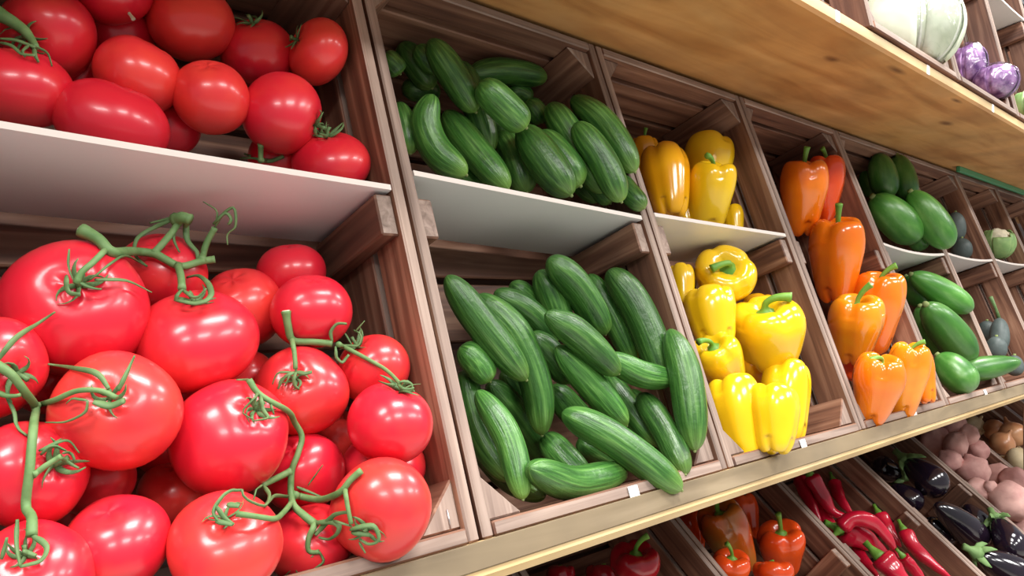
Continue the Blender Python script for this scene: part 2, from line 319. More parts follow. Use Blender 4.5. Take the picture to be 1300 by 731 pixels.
# ------------------------------------------------------------------ data (metres, camera at 0,0,1.5)
TOMATOES=[
 ((0.1223, 0.7028, 1.7183), 0.0371, 0.0321, (-0.6158, -0.6807, -0.3968), 1, 'large red tomato in the top left corner with torn green vine across it'),
 ((0.0964, 0.6603, 1.6597), 0.0364, 0.0299, (-0.0318, -0.2154, 0.976), 0, 'large red tomato cut by the left frame edge, just above the lilac divider'),
 ((0.1714, 0.7079, 1.7706), 0.0339, 0.0289, (-0.4501, -0.2836, 0.8467), 0, 'red tomato at the top frame edge with a pale stem stub hanging below it'),
 ((0.2377, 0.7081, 1.7598), 0.0399, 0.0346, (-0.3751, -0.5223, 0.7658), 0, 'big dark red tomato at the top centre of the upper tomato pile'),
 ((0.1831, 0.6738, 1.6909), 0.0362, 0.0309, (0.296, -0.424, 0.8559), 0, 'tilted oval red tomato left of the ribbed one in the upper pile'),
 ((0.1564, 0.6425, 1.64), 0.0413, 0.0326, (0.1875, -0.3294, 0.9254), 0, 'wide oval red tomato lying along the rim of the lilac divider'),
 ((0.236, 0.6503, 1.6765), 0.0325, 0.0316, (-0.3104, -0.5272, 0.791), 0, 'ribbed round red tomato in the middle of the upper pile'),
 ((0.2976, 0.6421, 1.6716), 0.0372, 0.0355, (0.7276, -0.6049, -0.3235), 1, 'round bright red tomato with a small curled calyx on its right side'),
 ((0.2996, 0.7017, 1.7433), 0.035, 0.0315, (-0.4021, -0.4768, 0.7816), 1, 'red tomato with a dark calyx behind its crown, beside the narrow upright one'),
 ((0.3448, 0.663, 1.7447), 0.0336, 0.0262, (-0.9578, 0.022, 0.2865), 1, 'narrow upright red tomato leaning on the crate wall at the upper right'),
 ((0.3413, 0.6289, 1.6293), 0.0367, 0.0286, (-0.367, -0.3398, 0.8659), 1, "red tomato in the right corner of the upper pile at the divider's end"),
 ((0.2184, 0.6983, 1.655), 0.0243, 0.0243, (-0.3154, -0.382, 0.8687), 0, 'small shaded tomato wedged deep between the wide oval and the ribbed tomato'),
 ((0.1539, 0.7318, 1.6925), 0.0264, 0.0264, (-0.0448, -0.2007, 0.9786), 0, 'dark half-hidden tomato behind the tilted oval one in the upper pile'),
 ((0.185, 0.7439, 1.7439), 0.0306, 0.0289, (-0.4311, -0.2574, 0.8648), 0, 'shadowed tomato behind the pale stem stub at the top'),
 ((0.3104, 0.6796, 1.6377), 0.0284, 0.0237, (-0.3677, -0.5375, 0.7589), 0, 'mostly hidden tomato below the round bright one, behind a green stem stub'),
 ((0.1204, 0.5851, 1.4937), 0.048, 0.0416, (-0.1521, -0.8943, 0.4208), 0.72, "very large red tomato under the thick cut vine, lower pile's upper left"),
 ((0.1975, 0.5701, 1.4688), 0.0447, 0.036, (-0.2219, -0.38, 0.898), 0.72, 'large red tomato with curled calyx on top, right of the very large one'),
 ((0.1934, 0.6395, 1.5218), 0.035, 0.0303, (-0.2907, -0.5171, 0.805), 0, 'red tomato behind the thick cut vine, below the lilac divider'),
 ((0.2574, 0.6315, 1.4922), 0.0358, 0.0341, (-0.4612, -0.4007, 0.7916), 0, 'smooth red tomato without stem, right of the tomato with the curled calyx'),
 ((0.3068, 0.6405, 1.5253), 0.0307, 0.0263, (-0.2017, -0.1543, 0.9672), 0, 'rearmost red tomato at the right under the wooden cleat'),
 ((0.2962, 0.5791, 1.4896), 0.0344, 0.0312, (-0.1104, -0.3311, 0.9371), 0, 'red tomato in front of the rearmost one, below the wooden cleat'),
 ((0.3438, 0.5575, 1.4389), 0.0318, 0.0292, (-0.6303, -0.0433, 0.7752), 1, 'red tomato half behind a thin vine, close to the right crate wall'),
 ((0.2777, 0.5602, 1.4249), 0.0374, 0.0324, (-0.5304, -0.7172, 0.4521), 0.72, 'ribbed red tomato with a bristly calyx, left of the one by the crate wall'),
 ((0.3242, 0.5007, 1.4007), 0.0353, 0.0311, (0.1611, -0.2946, 0.9419), 1, 'squat red tomato at the end of the thin vine, against the right crate wall'),
 ((0.2078, 0.5313, 1.3999), 0.0423, 0.0397, (0.1936, -0.7588, 0.6219), 0.72, 'largest red tomato in the middle of the lower pile with curled calyx at its right'),
 ((0.1326, 0.5276, 1.4273), 0.0391, 0.0338, (-0.3528, -0.8563, 0.3772), 0.72, 'large red tomato with a spreading star calyx, left of the middle one'),
 ((0.1271, 0.5034, 1.3481), 0.0318, 0.0277, (-0.2868, -0.2897, 0.9131), 0, 'smooth stemless red tomato at the bottom, between two with green stems'),
 ((0.1814, 0.4703, 1.344), 0.0357, 0.0278, (-0.2097, -0.534, 0.819), 0.72, 'orange-red tomato at the bottom centre with a curled calyx on its crown'),
 ((0.0684, 0.554, 1.4568), 0.0313, 0.0271, (0.3816, -0.9204, -0.0853), 1, 'red tomato cut by the left frame edge behind a long pointed sepal'),
 ((0.085, 0.5301, 1.3935), 0.0327, 0.0283, (0.346, -0.8833, 0.3162), 1, 'orange-red tomato at the left crossed by an upright green vine'),
 ((0.08, 0.4911, 1.3421), 0.0325, 0.0282, (-0.2199, -0.6409, 0.7355), 0.72, 'orange-red tomato in the bottom left corner with a ring-shaped calyx'),
 ((0.2967, 0.4696, 1.344), 0.0381, 0.033, (-0.7749, -0.5952, -0.2126), 0.72, 'red tomato in the lower right corner behind the forked vine'),
 ((0.2737, 0.5488, 1.3614), 0.0316, 0.0316, (-0.5126, -0.3736, 0.7731), 0, 'red tomato behind the forked vine, between middle tomato and lower right one'),
 ((0.3437, 0.5404, 1.3564), 0.0352, 0.0274, (-0.3231, -0.4541, 0.8303), 0, 'partly hidden red tomato between the squat one and the lower right corner one'),
 ((0.1843, 0.5763, 1.3555), 0.0259, 0.0231, (-0.0912, -0.1809, 0.9793), 0, 'dark red tomato deep below the largest middle tomato'),
 ((0.1298, 0.5683, 1.3759), 0.025, 0.0237, (-0.3798, -0.2088, 0.9012), 0, 'shadowed red tomato below the one with the star calyx'),
 ((0.1111, 0.6237, 1.4394), 0.023, 0.023, (-0.3515, -0.5553, 0.7537), 0, 'dark purple-red tomato in the gap below the very large upper left tomato'),
 ((0.1857, 0.6033, 1.3884), 0.0257, 0.0242, (-0.3295, -0.3004, 0.8951), 0, 'dim tomato squeezed between the star calyx tomato and the largest middle one'),
 ((0.2624, 0.5128, 1.3167), 0.0333, 0.026, (-0.1892, -0.0776, 0.9789), 0, "shadowed red tomato at the bottom under the forked vine's curls"),
 ((0.1663, 0.6276, 1.4626), 0.021, 0.021, (-0.252, -0.4829, 0.8387), 0, 'sliver of tomato below the very large one, left of the curled calyx tomato'),
 ((0.2542, 0.6161, 1.4325), 0.0242, 0.0226, (-0.501, -0.3996, 0.7676), 0, 'sliver of tomato between the smooth stemless and the ribbed tomato'),
 ((0.3268, 0.5945, 1.3753), 0.0269, 0.0252, (-0.2066, -0.2388, 0.9488), 0, 'shadowed tomato under the ribbed one, left of the squat one'),
 ((0.2021, 0.6147, 1.4225), 0.0228, 0.0228, (-0.0867, -0.2644, 0.9605), 0, "dark tomato glimpsed above the largest middle tomato's left shoulder"),
 ((0.0813, 0.639, 1.4941), 0.0193, 0.0193, (-0.506, -0.359, 0.7843), 0, 'sliver of tomato at the left frame edge beside the very large one'),
 ((0.1278, 0.6079, 1.3422), 0.0229, 0.0202, (-0.3261, -0.4835, 0.8123), 0, 'dark tomato glimpsed above the smooth stemless bottom tomato')]
CUCUMBERS=[
 ([(0.4396, 0.5779, 1.523), (0.4715, 0.5615, 1.4745), (0.5106, 0.5387, 1.4184)], 0.0157, 'lo', 'long green cucumber slanting down from the upper left corner of the lower pile'),
 ([(0.5003, 0.6023, 1.5047), (0.5292, 0.5741, 1.4628), (0.5444, 0.5586, 1.4076), (0.5479, 0.5538, 1.3561)], 0.0168, 'lo', 'long bent cucumber behind the upper left one, ending in a rounded dark tip'),
 ([(0.5273, 0.6065, 1.5074), (0.568, 0.5966, 1.4864), (0.6061, 0.5894, 1.4507)], 0.015, 'lo', 'stubby green cucumber lying across the back left of the lower pile'),
 ([(0.5767, 0.6324, 1.518), (0.6309, 0.6348, 1.4804)], 0.0141, 'lo', 'cucumber end peeking out behind the stubby one at the back left'),
 ([(0.6039, 0.6155, 1.5339), (0.6184, 0.6077, 1.5015), (0.6317, 0.6012, 1.4576)], 0.0177, 'lo', 'upright cucumber at the back middle, left of the longest rear cucumber'),
 ([(0.5918, 0.5866, 1.5462), (0.6344, 0.5809, 1.5125), (0.6765, 0.576, 1.458)], 0.0184, 'lo', 'longest rear cucumber at the back middle of lower pile, under the divider'),
 ([(0.7058, 0.6271, 1.5319), (0.7193, 0.6007, 1.4796), (0.7324, 0.5749, 1.4188)], 0.015, 'lo', 'slim cucumber between the two long rear ones at the back right'),
 ([(0.7064, 0.5949, 1.537), (0.7202, 0.5663, 1.4948), (0.7284, 0.5429, 1.4421), (0.7291, 0.5262, 1.3957)], 0.0193, 'lo', 'long cucumber with a bent neck along the right side, under the cleat'),
 ([(0.5408, 0.5406, 1.4849), (0.5836, 0.5333, 1.4608), (0.6332, 0.52, 1.4178)], 0.0161, 'lo', 'thick pale green cucumber lying diagonally across the middle of the lower pile'),
 ([(0.6377, 0.5407, 1.4355), (0.6805, 0.5273, 1.4141), (0.7264, 0.5108, 1.4057)], 0.0146, 'lo', 'short tapering cucumber pointing right with a pale stem tip'),
 ([(0.5598, 0.5855, 1.4614), (0.5858, 0.577, 1.4379), (0.6085, 0.5718, 1.4049)], 0.015, 'lo', 'cucumber tip poking out left of the thick diagonal middle one'),
 ([(0.5714, 0.5556, 1.4484), (0.6114, 0.5411, 1.4056), (0.6531, 0.5251, 1.3576)], 0.0157, 'lo', 'cucumber under the thick diagonal one with a rounded yellow-green end'),
 ([(0.7009, 0.5969, 1.4075), (0.7039, 0.5599, 1.3663), (0.7068, 0.5227, 1.3277)], 0.0152, 'lo', 'slim ribbed cucumber pointing down right under the short tapering one'),
 ([(0.5559, 0.5315, 1.382), (0.5947, 0.4938, 1.3536), (0.645, 0.4462, 1.3016)], 0.0172, 'lo', 'long ribbed cucumber at the front, its tip hanging over the crate lip'),
 ([(0.4516, 0.4724, 1.3499), (0.5274, 0.4895, 1.3208), (0.6147, 0.4955, 1.3183)], 0.0154, 'lo', 'short curved bright green cucumber lying just above the crate lip'),
 ([(0.7307, 0.5214, 1.4638), (0.7189, 0.4914, 1.4105), (0.7013, 0.4673, 1.3314)], 0.0182, 'lo', 'upright glossy cucumber leaning on the right crate wall'),
 ([(0.7038, 0.5444, 1.3868), (0.6928, 0.5002, 1.3472), (0.6752, 0.4619, 1.3103)], 0.0152, 'lo', 'light ribbed cucumber beside the right upright one, with a bright tip'),
 ([(0.4533, 0.5739, 1.4527), (0.4649, 0.5657, 1.44), (0.4778, 0.5567, 1.4178)], 0.0141, 'lo', 'short cucumber end at the left wall beneath the upper left one'),
 ([(0.4698, 0.5895, 1.427), (0.4683, 0.56, 1.3668), (0.4748, 0.5229, 1.3257)], 0.0149, 'lo', 'long curved cucumber standing along the left crate wall'),
 ([(0.4567, 0.5509, 1.4107), (0.4611, 0.5112, 1.3698), (0.4535, 0.4826, 1.3197)], 0.0125, 'lo', 'long cucumber beside the left wall one, ending above the corner block'),
 ([(0.5036, 0.5867, 1.4118), (0.5514, 0.5982, 1.3688), (0.6096, 0.6006, 1.3028)], 0.0175, 'lo', 'cucumber sloping down behind the curved bright green one, left of centre'),
 ([(0.5685, 0.5722, 1.3511), (0.5727, 0.5464, 1.3304), (0.5793, 0.5185, 1.3075)], 0.0152, 'lo', 'dark ribbed cucumber above the curved one, under the front long cucumber'),
 ([(0.6136, 0.5609, 1.3399), (0.64, 0.5547, 1.3239), (0.6671, 0.5481, 1.3056)], 0.0144, 'lo', 'short dark cucumber glimpsed behind the middle of the front long one'),
 ([(0.7295, 0.5802, 1.3861), (0.7332, 0.5468, 1.3456), (0.7322, 0.5175, 1.3119)], 0.0144, 'lo', 'slim cucumber between the ribbed slim one and light ribbed one'),
 ([(0.543, 0.6085, 1.4209), (0.572, 0.6074, 1.3833), (0.6016, 0.6055, 1.3533)], 0.0152, 'lo', 'dark cucumber hidden between two slanting ones at the left of lower pile'),
 ([(0.6119, 0.6028, 1.3984), (0.635, 0.593, 1.3696), (0.6584, 0.5829, 1.345)], 0.0158, 'lo', 'dark cucumber hidden under the rounded yellow-green ended one'),
 ([(0.502, 0.627, 1.3622), (0.5011, 0.5615, 1.3223), (0.4961, 0.4993, 1.3115)], 0.0137, 'lo', 'dark cucumber hidden low behind the left corner block'),
 ([(0.4753, 0.6495, 1.7243), (0.468, 0.6539, 1.6926), (0.4772, 0.6432, 1.6595), (0.499, 0.621, 1.635)], 0.0163, 'up', 'S-curved green cucumber at the left front of the upper pile'),
 ([(0.5283, 0.6981, 1.7236), (0.5436, 0.6647, 1.6772), (0.5647, 0.626, 1.6268)], 0.0176, 'up', 'straight cucumber right of the S-curved one, its end on the divider rim'),
 ([(0.4906, 0.6781, 1.7963), (0.5171, 0.6683, 1.7589), (0.5434, 0.6587, 1.7187)], 0.0173, 'up', 'dark cucumber with a blunt tip crossing above the straight left one'),
 ([(0.552, 0.6979, 1.7892), (0.561, 0.6831, 1.7378), (0.5735, 0.6655, 1.6767)], 0.0162, 'up', 'slim dark cucumber with a pointed tip in the middle of the upper pile'),
 ([(0.5285, 0.6352, 1.7448), (0.5561, 0.6232, 1.7205), (0.5813, 0.6132, 1.6983)], 0.018, 'up', 'cucumber with a bright yellow-green blunt end in the middle of the upper pile'),
 ([(0.576, 0.7107, 1.7837), (0.6373, 0.7143, 1.7994), (0.709, 0.7086, 1.8034)], 0.0165, 'up', 'cucumber lying crosswise at the top of the upper pile'),
 ([(0.4914, 0.7058, 1.7963), (0.504, 0.7012, 1.7813), (0.518, 0.6953, 1.768)], 0.013, 'up', 'small cucumber end facing out near the top left of the upper pile'),
 ([(0.4899, 0.7365, 1.8067), (0.506, 0.7267, 1.7822), (0.523, 0.7162, 1.7547)], 0.0161, 'up', 'dark cucumber pointing down right at the top left of the upper pile'),
 ([(0.4367, 0.692, 1.7695), (0.4485, 0.6865, 1.7585), (0.4558, 0.685, 1.7509)], 0.0122, 'up', 'pale cucumber end at the top left beside the crate wall'),
 ([(0.4559, 0.6881, 1.7197), (0.4582, 0.6775, 1.6874), (0.4585, 0.6687, 1.6598)], 0.0131, 'up', 'light green cucumber half hidden behind the left crate wall'),
 ([(0.6098, 0.6908, 1.7103), (0.6162, 0.6685, 1.6711), (0.6179, 0.6504, 1.631)], 0.0196, 'up', 'short cucumber in the middle, its tip touching the divider rim'),
 ([(0.5987, 0.6425, 1.708), (0.6152, 0.6188, 1.6669), (0.6348, 0.5924, 1.6227)], 0.0216, 'up', 'thickest cucumber at the front middle of the upper pile'),
 ([(0.6351, 0.6527, 1.7058), (0.6489, 0.632, 1.677), (0.6675, 0.607, 1.639)], 0.0215, 'up', 'cucumber tucked behind the thickest one on its right'),
 ([(0.6721, 0.6659, 1.7525), (0.6846, 0.6387, 1.706), (0.7079, 0.6023, 1.6347)], 0.0191, 'up', 'long dark cucumber right of the thickest one'),
 ([(0.6695, 0.6179, 1.719), (0.6913, 0.5919, 1.67), (0.7048, 0.5733, 1.6196)], 0.0175, 'up', 'light green cucumber between the long dark one and the rightmost one'),
 ([(0.7075, 0.6585, 1.7658), (0.7254, 0.617, 1.7238), (0.7392, 0.5795, 1.6613)], 0.0183, 'up', 'rightmost long dark cucumber pointing to the right crate wall'),
 ([(0.6632, 0.6996, 1.7618), (0.6749, 0.6936, 1.748), (0.6843, 0.6898, 1.7342)], 0.0146, 'up', 'short cucumber with a rounded end facing out behind the thickest one'),
 ([(0.6594, 0.731, 1.7844), (0.6767, 0.7262, 1.7803), (0.6935, 0.7221, 1.7718)], 0.0129, 'up', 'small dark cucumber beneath the crosswise one'),
 ([(0.7134, 0.6377, 1.6617), (0.7208, 0.624, 1.6445), (0.7282, 0.6104, 1.6233)], 0.0133, 'up', 'narrow cucumber tip on the divider under the long dark one'),
 ([(0.7336, 0.6017, 1.6564), (0.7358, 0.5844, 1.6335), (0.7399, 0.5653, 1.6141)], 0.013, 'up', 'cucumber tip low in the right corner on the divider'),
 ([(0.4996, 0.7438, 1.7561), (0.5263, 0.7439, 1.7593), (0.5524, 0.7447, 1.7585)], 0.0146, 'up', 'shadowed cucumber under the dark top left one'),
 ([(0.718, 0.7068, 1.7057), (0.7294, 0.6661, 1.6639), (0.7318, 0.6335, 1.629)], 0.017, 'up', 'shadowed cucumber under the right end of the upper pile'),
 ([(0.4976, 0.6951, 1.6736), (0.5292, 0.6914, 1.6586), (0.5689, 0.6806, 1.6333)], 0.0159, 'up', 'shadowed cucumber under the straight left one, on the divider'),
 ([(0.6165, 0.7217, 1.7453), (0.6368, 0.7136, 1.7162), (0.661, 0.7018, 1.6919)], 0.0165, 'up', 'shadowed cucumber under the bright blunt ended one')]
PEPPERS=[
 ((0.9419, 0.6756, 1.6803), 0.0342, 0.0587, (0.1936, 0.285, 0.9388), 1, None, ('mid', 2), 'amber yellow pepper at the left of the upper yellow pile'),
 ((1.0828, 0.6928, 1.727), 0.0402, 0.0492, (0.326, 0.1644, 0.931), 0, None, ('mid', 2), 'yellow pepper at the back of the upper pile, against the right wall'),
 ((1.0017, 0.6397, 1.6602), 0.0334, 0.0529, (-0.1108, -0.247, 0.9627), 0, (-0.4595, -0.0587, 0.1947), ('mid', 2), 'bright yellow pepper in front of the rear one with a green stem lying left'),
 ((0.9988, 0.6845, 1.6493), 0.0279, 0.0463, (0.2298, 0.252, 0.9401), 0, None, ('mid', 2), 'yellow pepper filling the gap behind the two front upper ones'),
 ((1.1046, 0.6586, 1.6294), 0.0172, 0.0276, (0.2298, 0.252, 0.9401), 0, None, ('mid', 2), 'small piece of yellow pepper in the right corner of the divider'),
 ((0.9666, 0.7382, 1.7317), 0.0219, 0.0323, (-0.0102, -0.0112, 0.9999), 1, (-0.1721, -0.3372, 0.9946), ('mid', 2), 'amber pepper half hidden behind the left wall with a pale stem'),
 ((0.997, 0.6124, 1.531), 0.0435, 0.0391, (-0.5767, -0.6325, 0.5171), 0, (-1.1923, 0.6218, -0.4053), ('mid', 2), "yellow pepper at the back of lower pile with its stem pointing at the viewer's left"),
 ((0.9191, 0.5839, 1.4747), 0.0339, 0.0415, (0.1816, 0.2959, 0.9378), 0, None, ('mid', 2), 'smooth yellow pepper below the rear one, beside the left wall'),
 ((1.0117, 0.5456, 1.4448), 0.049, 0.0503, (-0.4006, -0.1005, 0.9107), 0, (0.4272, -0.8672, 0.1947), ('mid', 2), 'largest yellow pepper on the right with a curled green stem on top'),
 ((0.9032, 0.5603, 1.4117), 0.0329, 0.037, (-0.6397, -0.0378, 0.7677), 0, (-0.6053, 0.0783, -0.0053), ('mid', 2), 'pale yellow pepper at the left wall with its green stem facing out'),
 ((1.03, 0.5869, 1.3966), 0.0291, 0.035, (-0.6397, -0.0378, 0.7677), 1, (-0.0921, -0.3978, 0.3946), ('mid', 2), 'amber pepper tucked behind with a short green stem, centre of lower pile'),
 ((1.0038, 0.5151, 1.3521), 0.0318, 0.057, (0.326, 0.1644, 0.931), 0, None, ('mid', 2), 'yellow pepper with a knobbly shoulder at the lower right of the pile'),
 ((0.8611, 0.4586, 1.3498), 0.0296, 0.0417, (0.29, 0.1971, 0.9365), 0, None, ('mid', 2), 'yellow pepper at the front resting beside the white ticket'),
 ((0.8506, 0.5006, 1.3429), 0.0334, 0.0559, (0.1576, 0.3179, 0.9349), 0, None, ('mid', 2), 'long yellow pepper at the front left, nearest the crate lip'),
 ((0.9147, 0.6301, 1.5205), 0.0175, 0.0304, (0.2298, 0.252, 0.9401), 0, None, ('mid', 2), 'sliver of yellow pepper behind the left crate wall'),
 ((1.0968, 0.6077, 1.4791), 0.0255, 0.0255, (0.2298, 0.252, 0.9401), 1, None, ('mid', 2), 'amber sliver of pepper behind the largest yellow one'),
 ((1.3832, 0.6734, 1.6965), 0.0416, 0.0718, (-0.1674, -0.1328, 0.9769), 2, (-0.2091, -0.3035, 0.9946), ('mid', 3), 'tall orange pepper at the top of the orange crate with a stub stem'),
 ((1.4611, 0.6668, 1.719), 0.035, 0.0671, (-0.0387, -0.1197, 0.9921), 3, (-0.6894, 0.1345, 0.9946), ('mid', 3), 'red-orange pepper behind the tall top one by the right wall'),
 ((1.4048, 0.6176, 1.5718), 0.0468, 0.0795, (-0.1801, -0.1213, 0.9762), 2, (-0.3199, -0.2024, 0.9946), ('mid', 3), 'orange pepper in the middle top with an upright green stem'),
 ((1.4524, 0.5643, 1.4724), 0.0435, 0.076, (-0.1169, -0.1789, 0.9769), 2, (0.2753, -0.737, 0.5946), ('mid', 3), 'deep orange pepper with a hooked green stem at the right wall'),
 ((1.3201, 0.5492, 1.4438), 0.0431, 0.0596, (-0.2404, -0.1892, 0.952), 4, (0.1265, -0.6033, 0.6946), ('mid', 3), 'light orange pepper with yellow cheek and short hooked stem, left of centre'),
 ((1.1884, 0.4626, 1.3573), 0.0356, 0.0549, (-0.1233, -0.2356, 0.964), 2, (-0.8259, 0.2816, -0.1053), ('mid', 3), 'plump orange pepper at the front bottom with a stem at its left'),
 ((1.3165, 0.4641, 1.3622), 0.0304, 0.063, (-0.1042, -0.1904, 0.9762), 4, (0.3502, -0.8032, 0.4946), ('mid', 3), 'yellow-orange pepper at the front with a long bent green stem'),
 ((1.3956, 0.4649, 1.3644), 0.0207, 0.0455, (0.2298, 0.252, 0.9401), 2, None, ('mid', 3), 'thin visible side of an orange pepper at the bottom right wall'),
 ((1.3672, 0.5664, 1.3815), 0.0316, 0.0283, (0.2298, 0.252, 0.9401), 3, None, ('mid', 3), 'red-orange pepper hidden beneath the light orange one'),
 ((0.928, 0.7294, 1.0714), 0.0361, 0.0374, (-0.1421, -0.1559, 0.9775), 5, (0.419, -0.8762, 0.9946), ('low', 0), 'round dark red pepper with a green stub, under the middle shelf'),
 ((0.8753, 0.8408, 1.0387), 0.022, 0.022, (0.2298, 0.252, 0.9401), 5, None, ('low', 0), 'dark red pepper at the bottom frame edge, leftmost under the shelf'),
 ((0.9596, 0.8181, 1.0208), 0.0294, 0.0263, (0.2298, 0.252, 0.9401), 5, None, ('low', 0), 'dark red pepper between the leftmost one and the round one'),
 ((1.2241, 0.741, 1.0561), 0.0426, 0.0683, (-0.4474, 0.1244, 0.8856), 6, (-0.244, -0.2676, 0.7946), ('low', 1), 'orange-red pepper with a large olive green patch'),
 ((1.4019, 0.8114, 1.0432), 0.0281, 0.0447, (0.1337, 0.3397, 0.931), 3, None, ('low', 1), 'orange-red pepper behind the olive patched one'),
 ((1.3655, 0.7122, 1.009), 0.0418, 0.0485, (-0.3018, -0.1331, 0.944), 3, (-0.4677, -0.0677, 0.9946), ('low', 1), 'glossy orange-red pepper beside the right wall with two white glints'),
 ((1.1315, 0.6822, 1.0337), 0.0298, 0.0298, (-0.1421, -0.1559, 0.9775), 3, (-0.6894, 0.1345, 0.9946), ('low', 1), 'red-orange pepper at the bottom left below the olive patched one'),
 ((1.2184, 0.6491, 1.0074), 0.032, 0.0272, (0.2298, 0.252, 0.9401), 3, None, ('low', 1), 'red-orange pepper at the bottom edge below the glossy one'),
 ((1.2504, 0.8411, 1.0389), 0.0266, 0.0407, (0.11, 0.3615, 0.9259), 3, None, ('low', 1), 'shaded orange-red pepper half behind the left wall')]
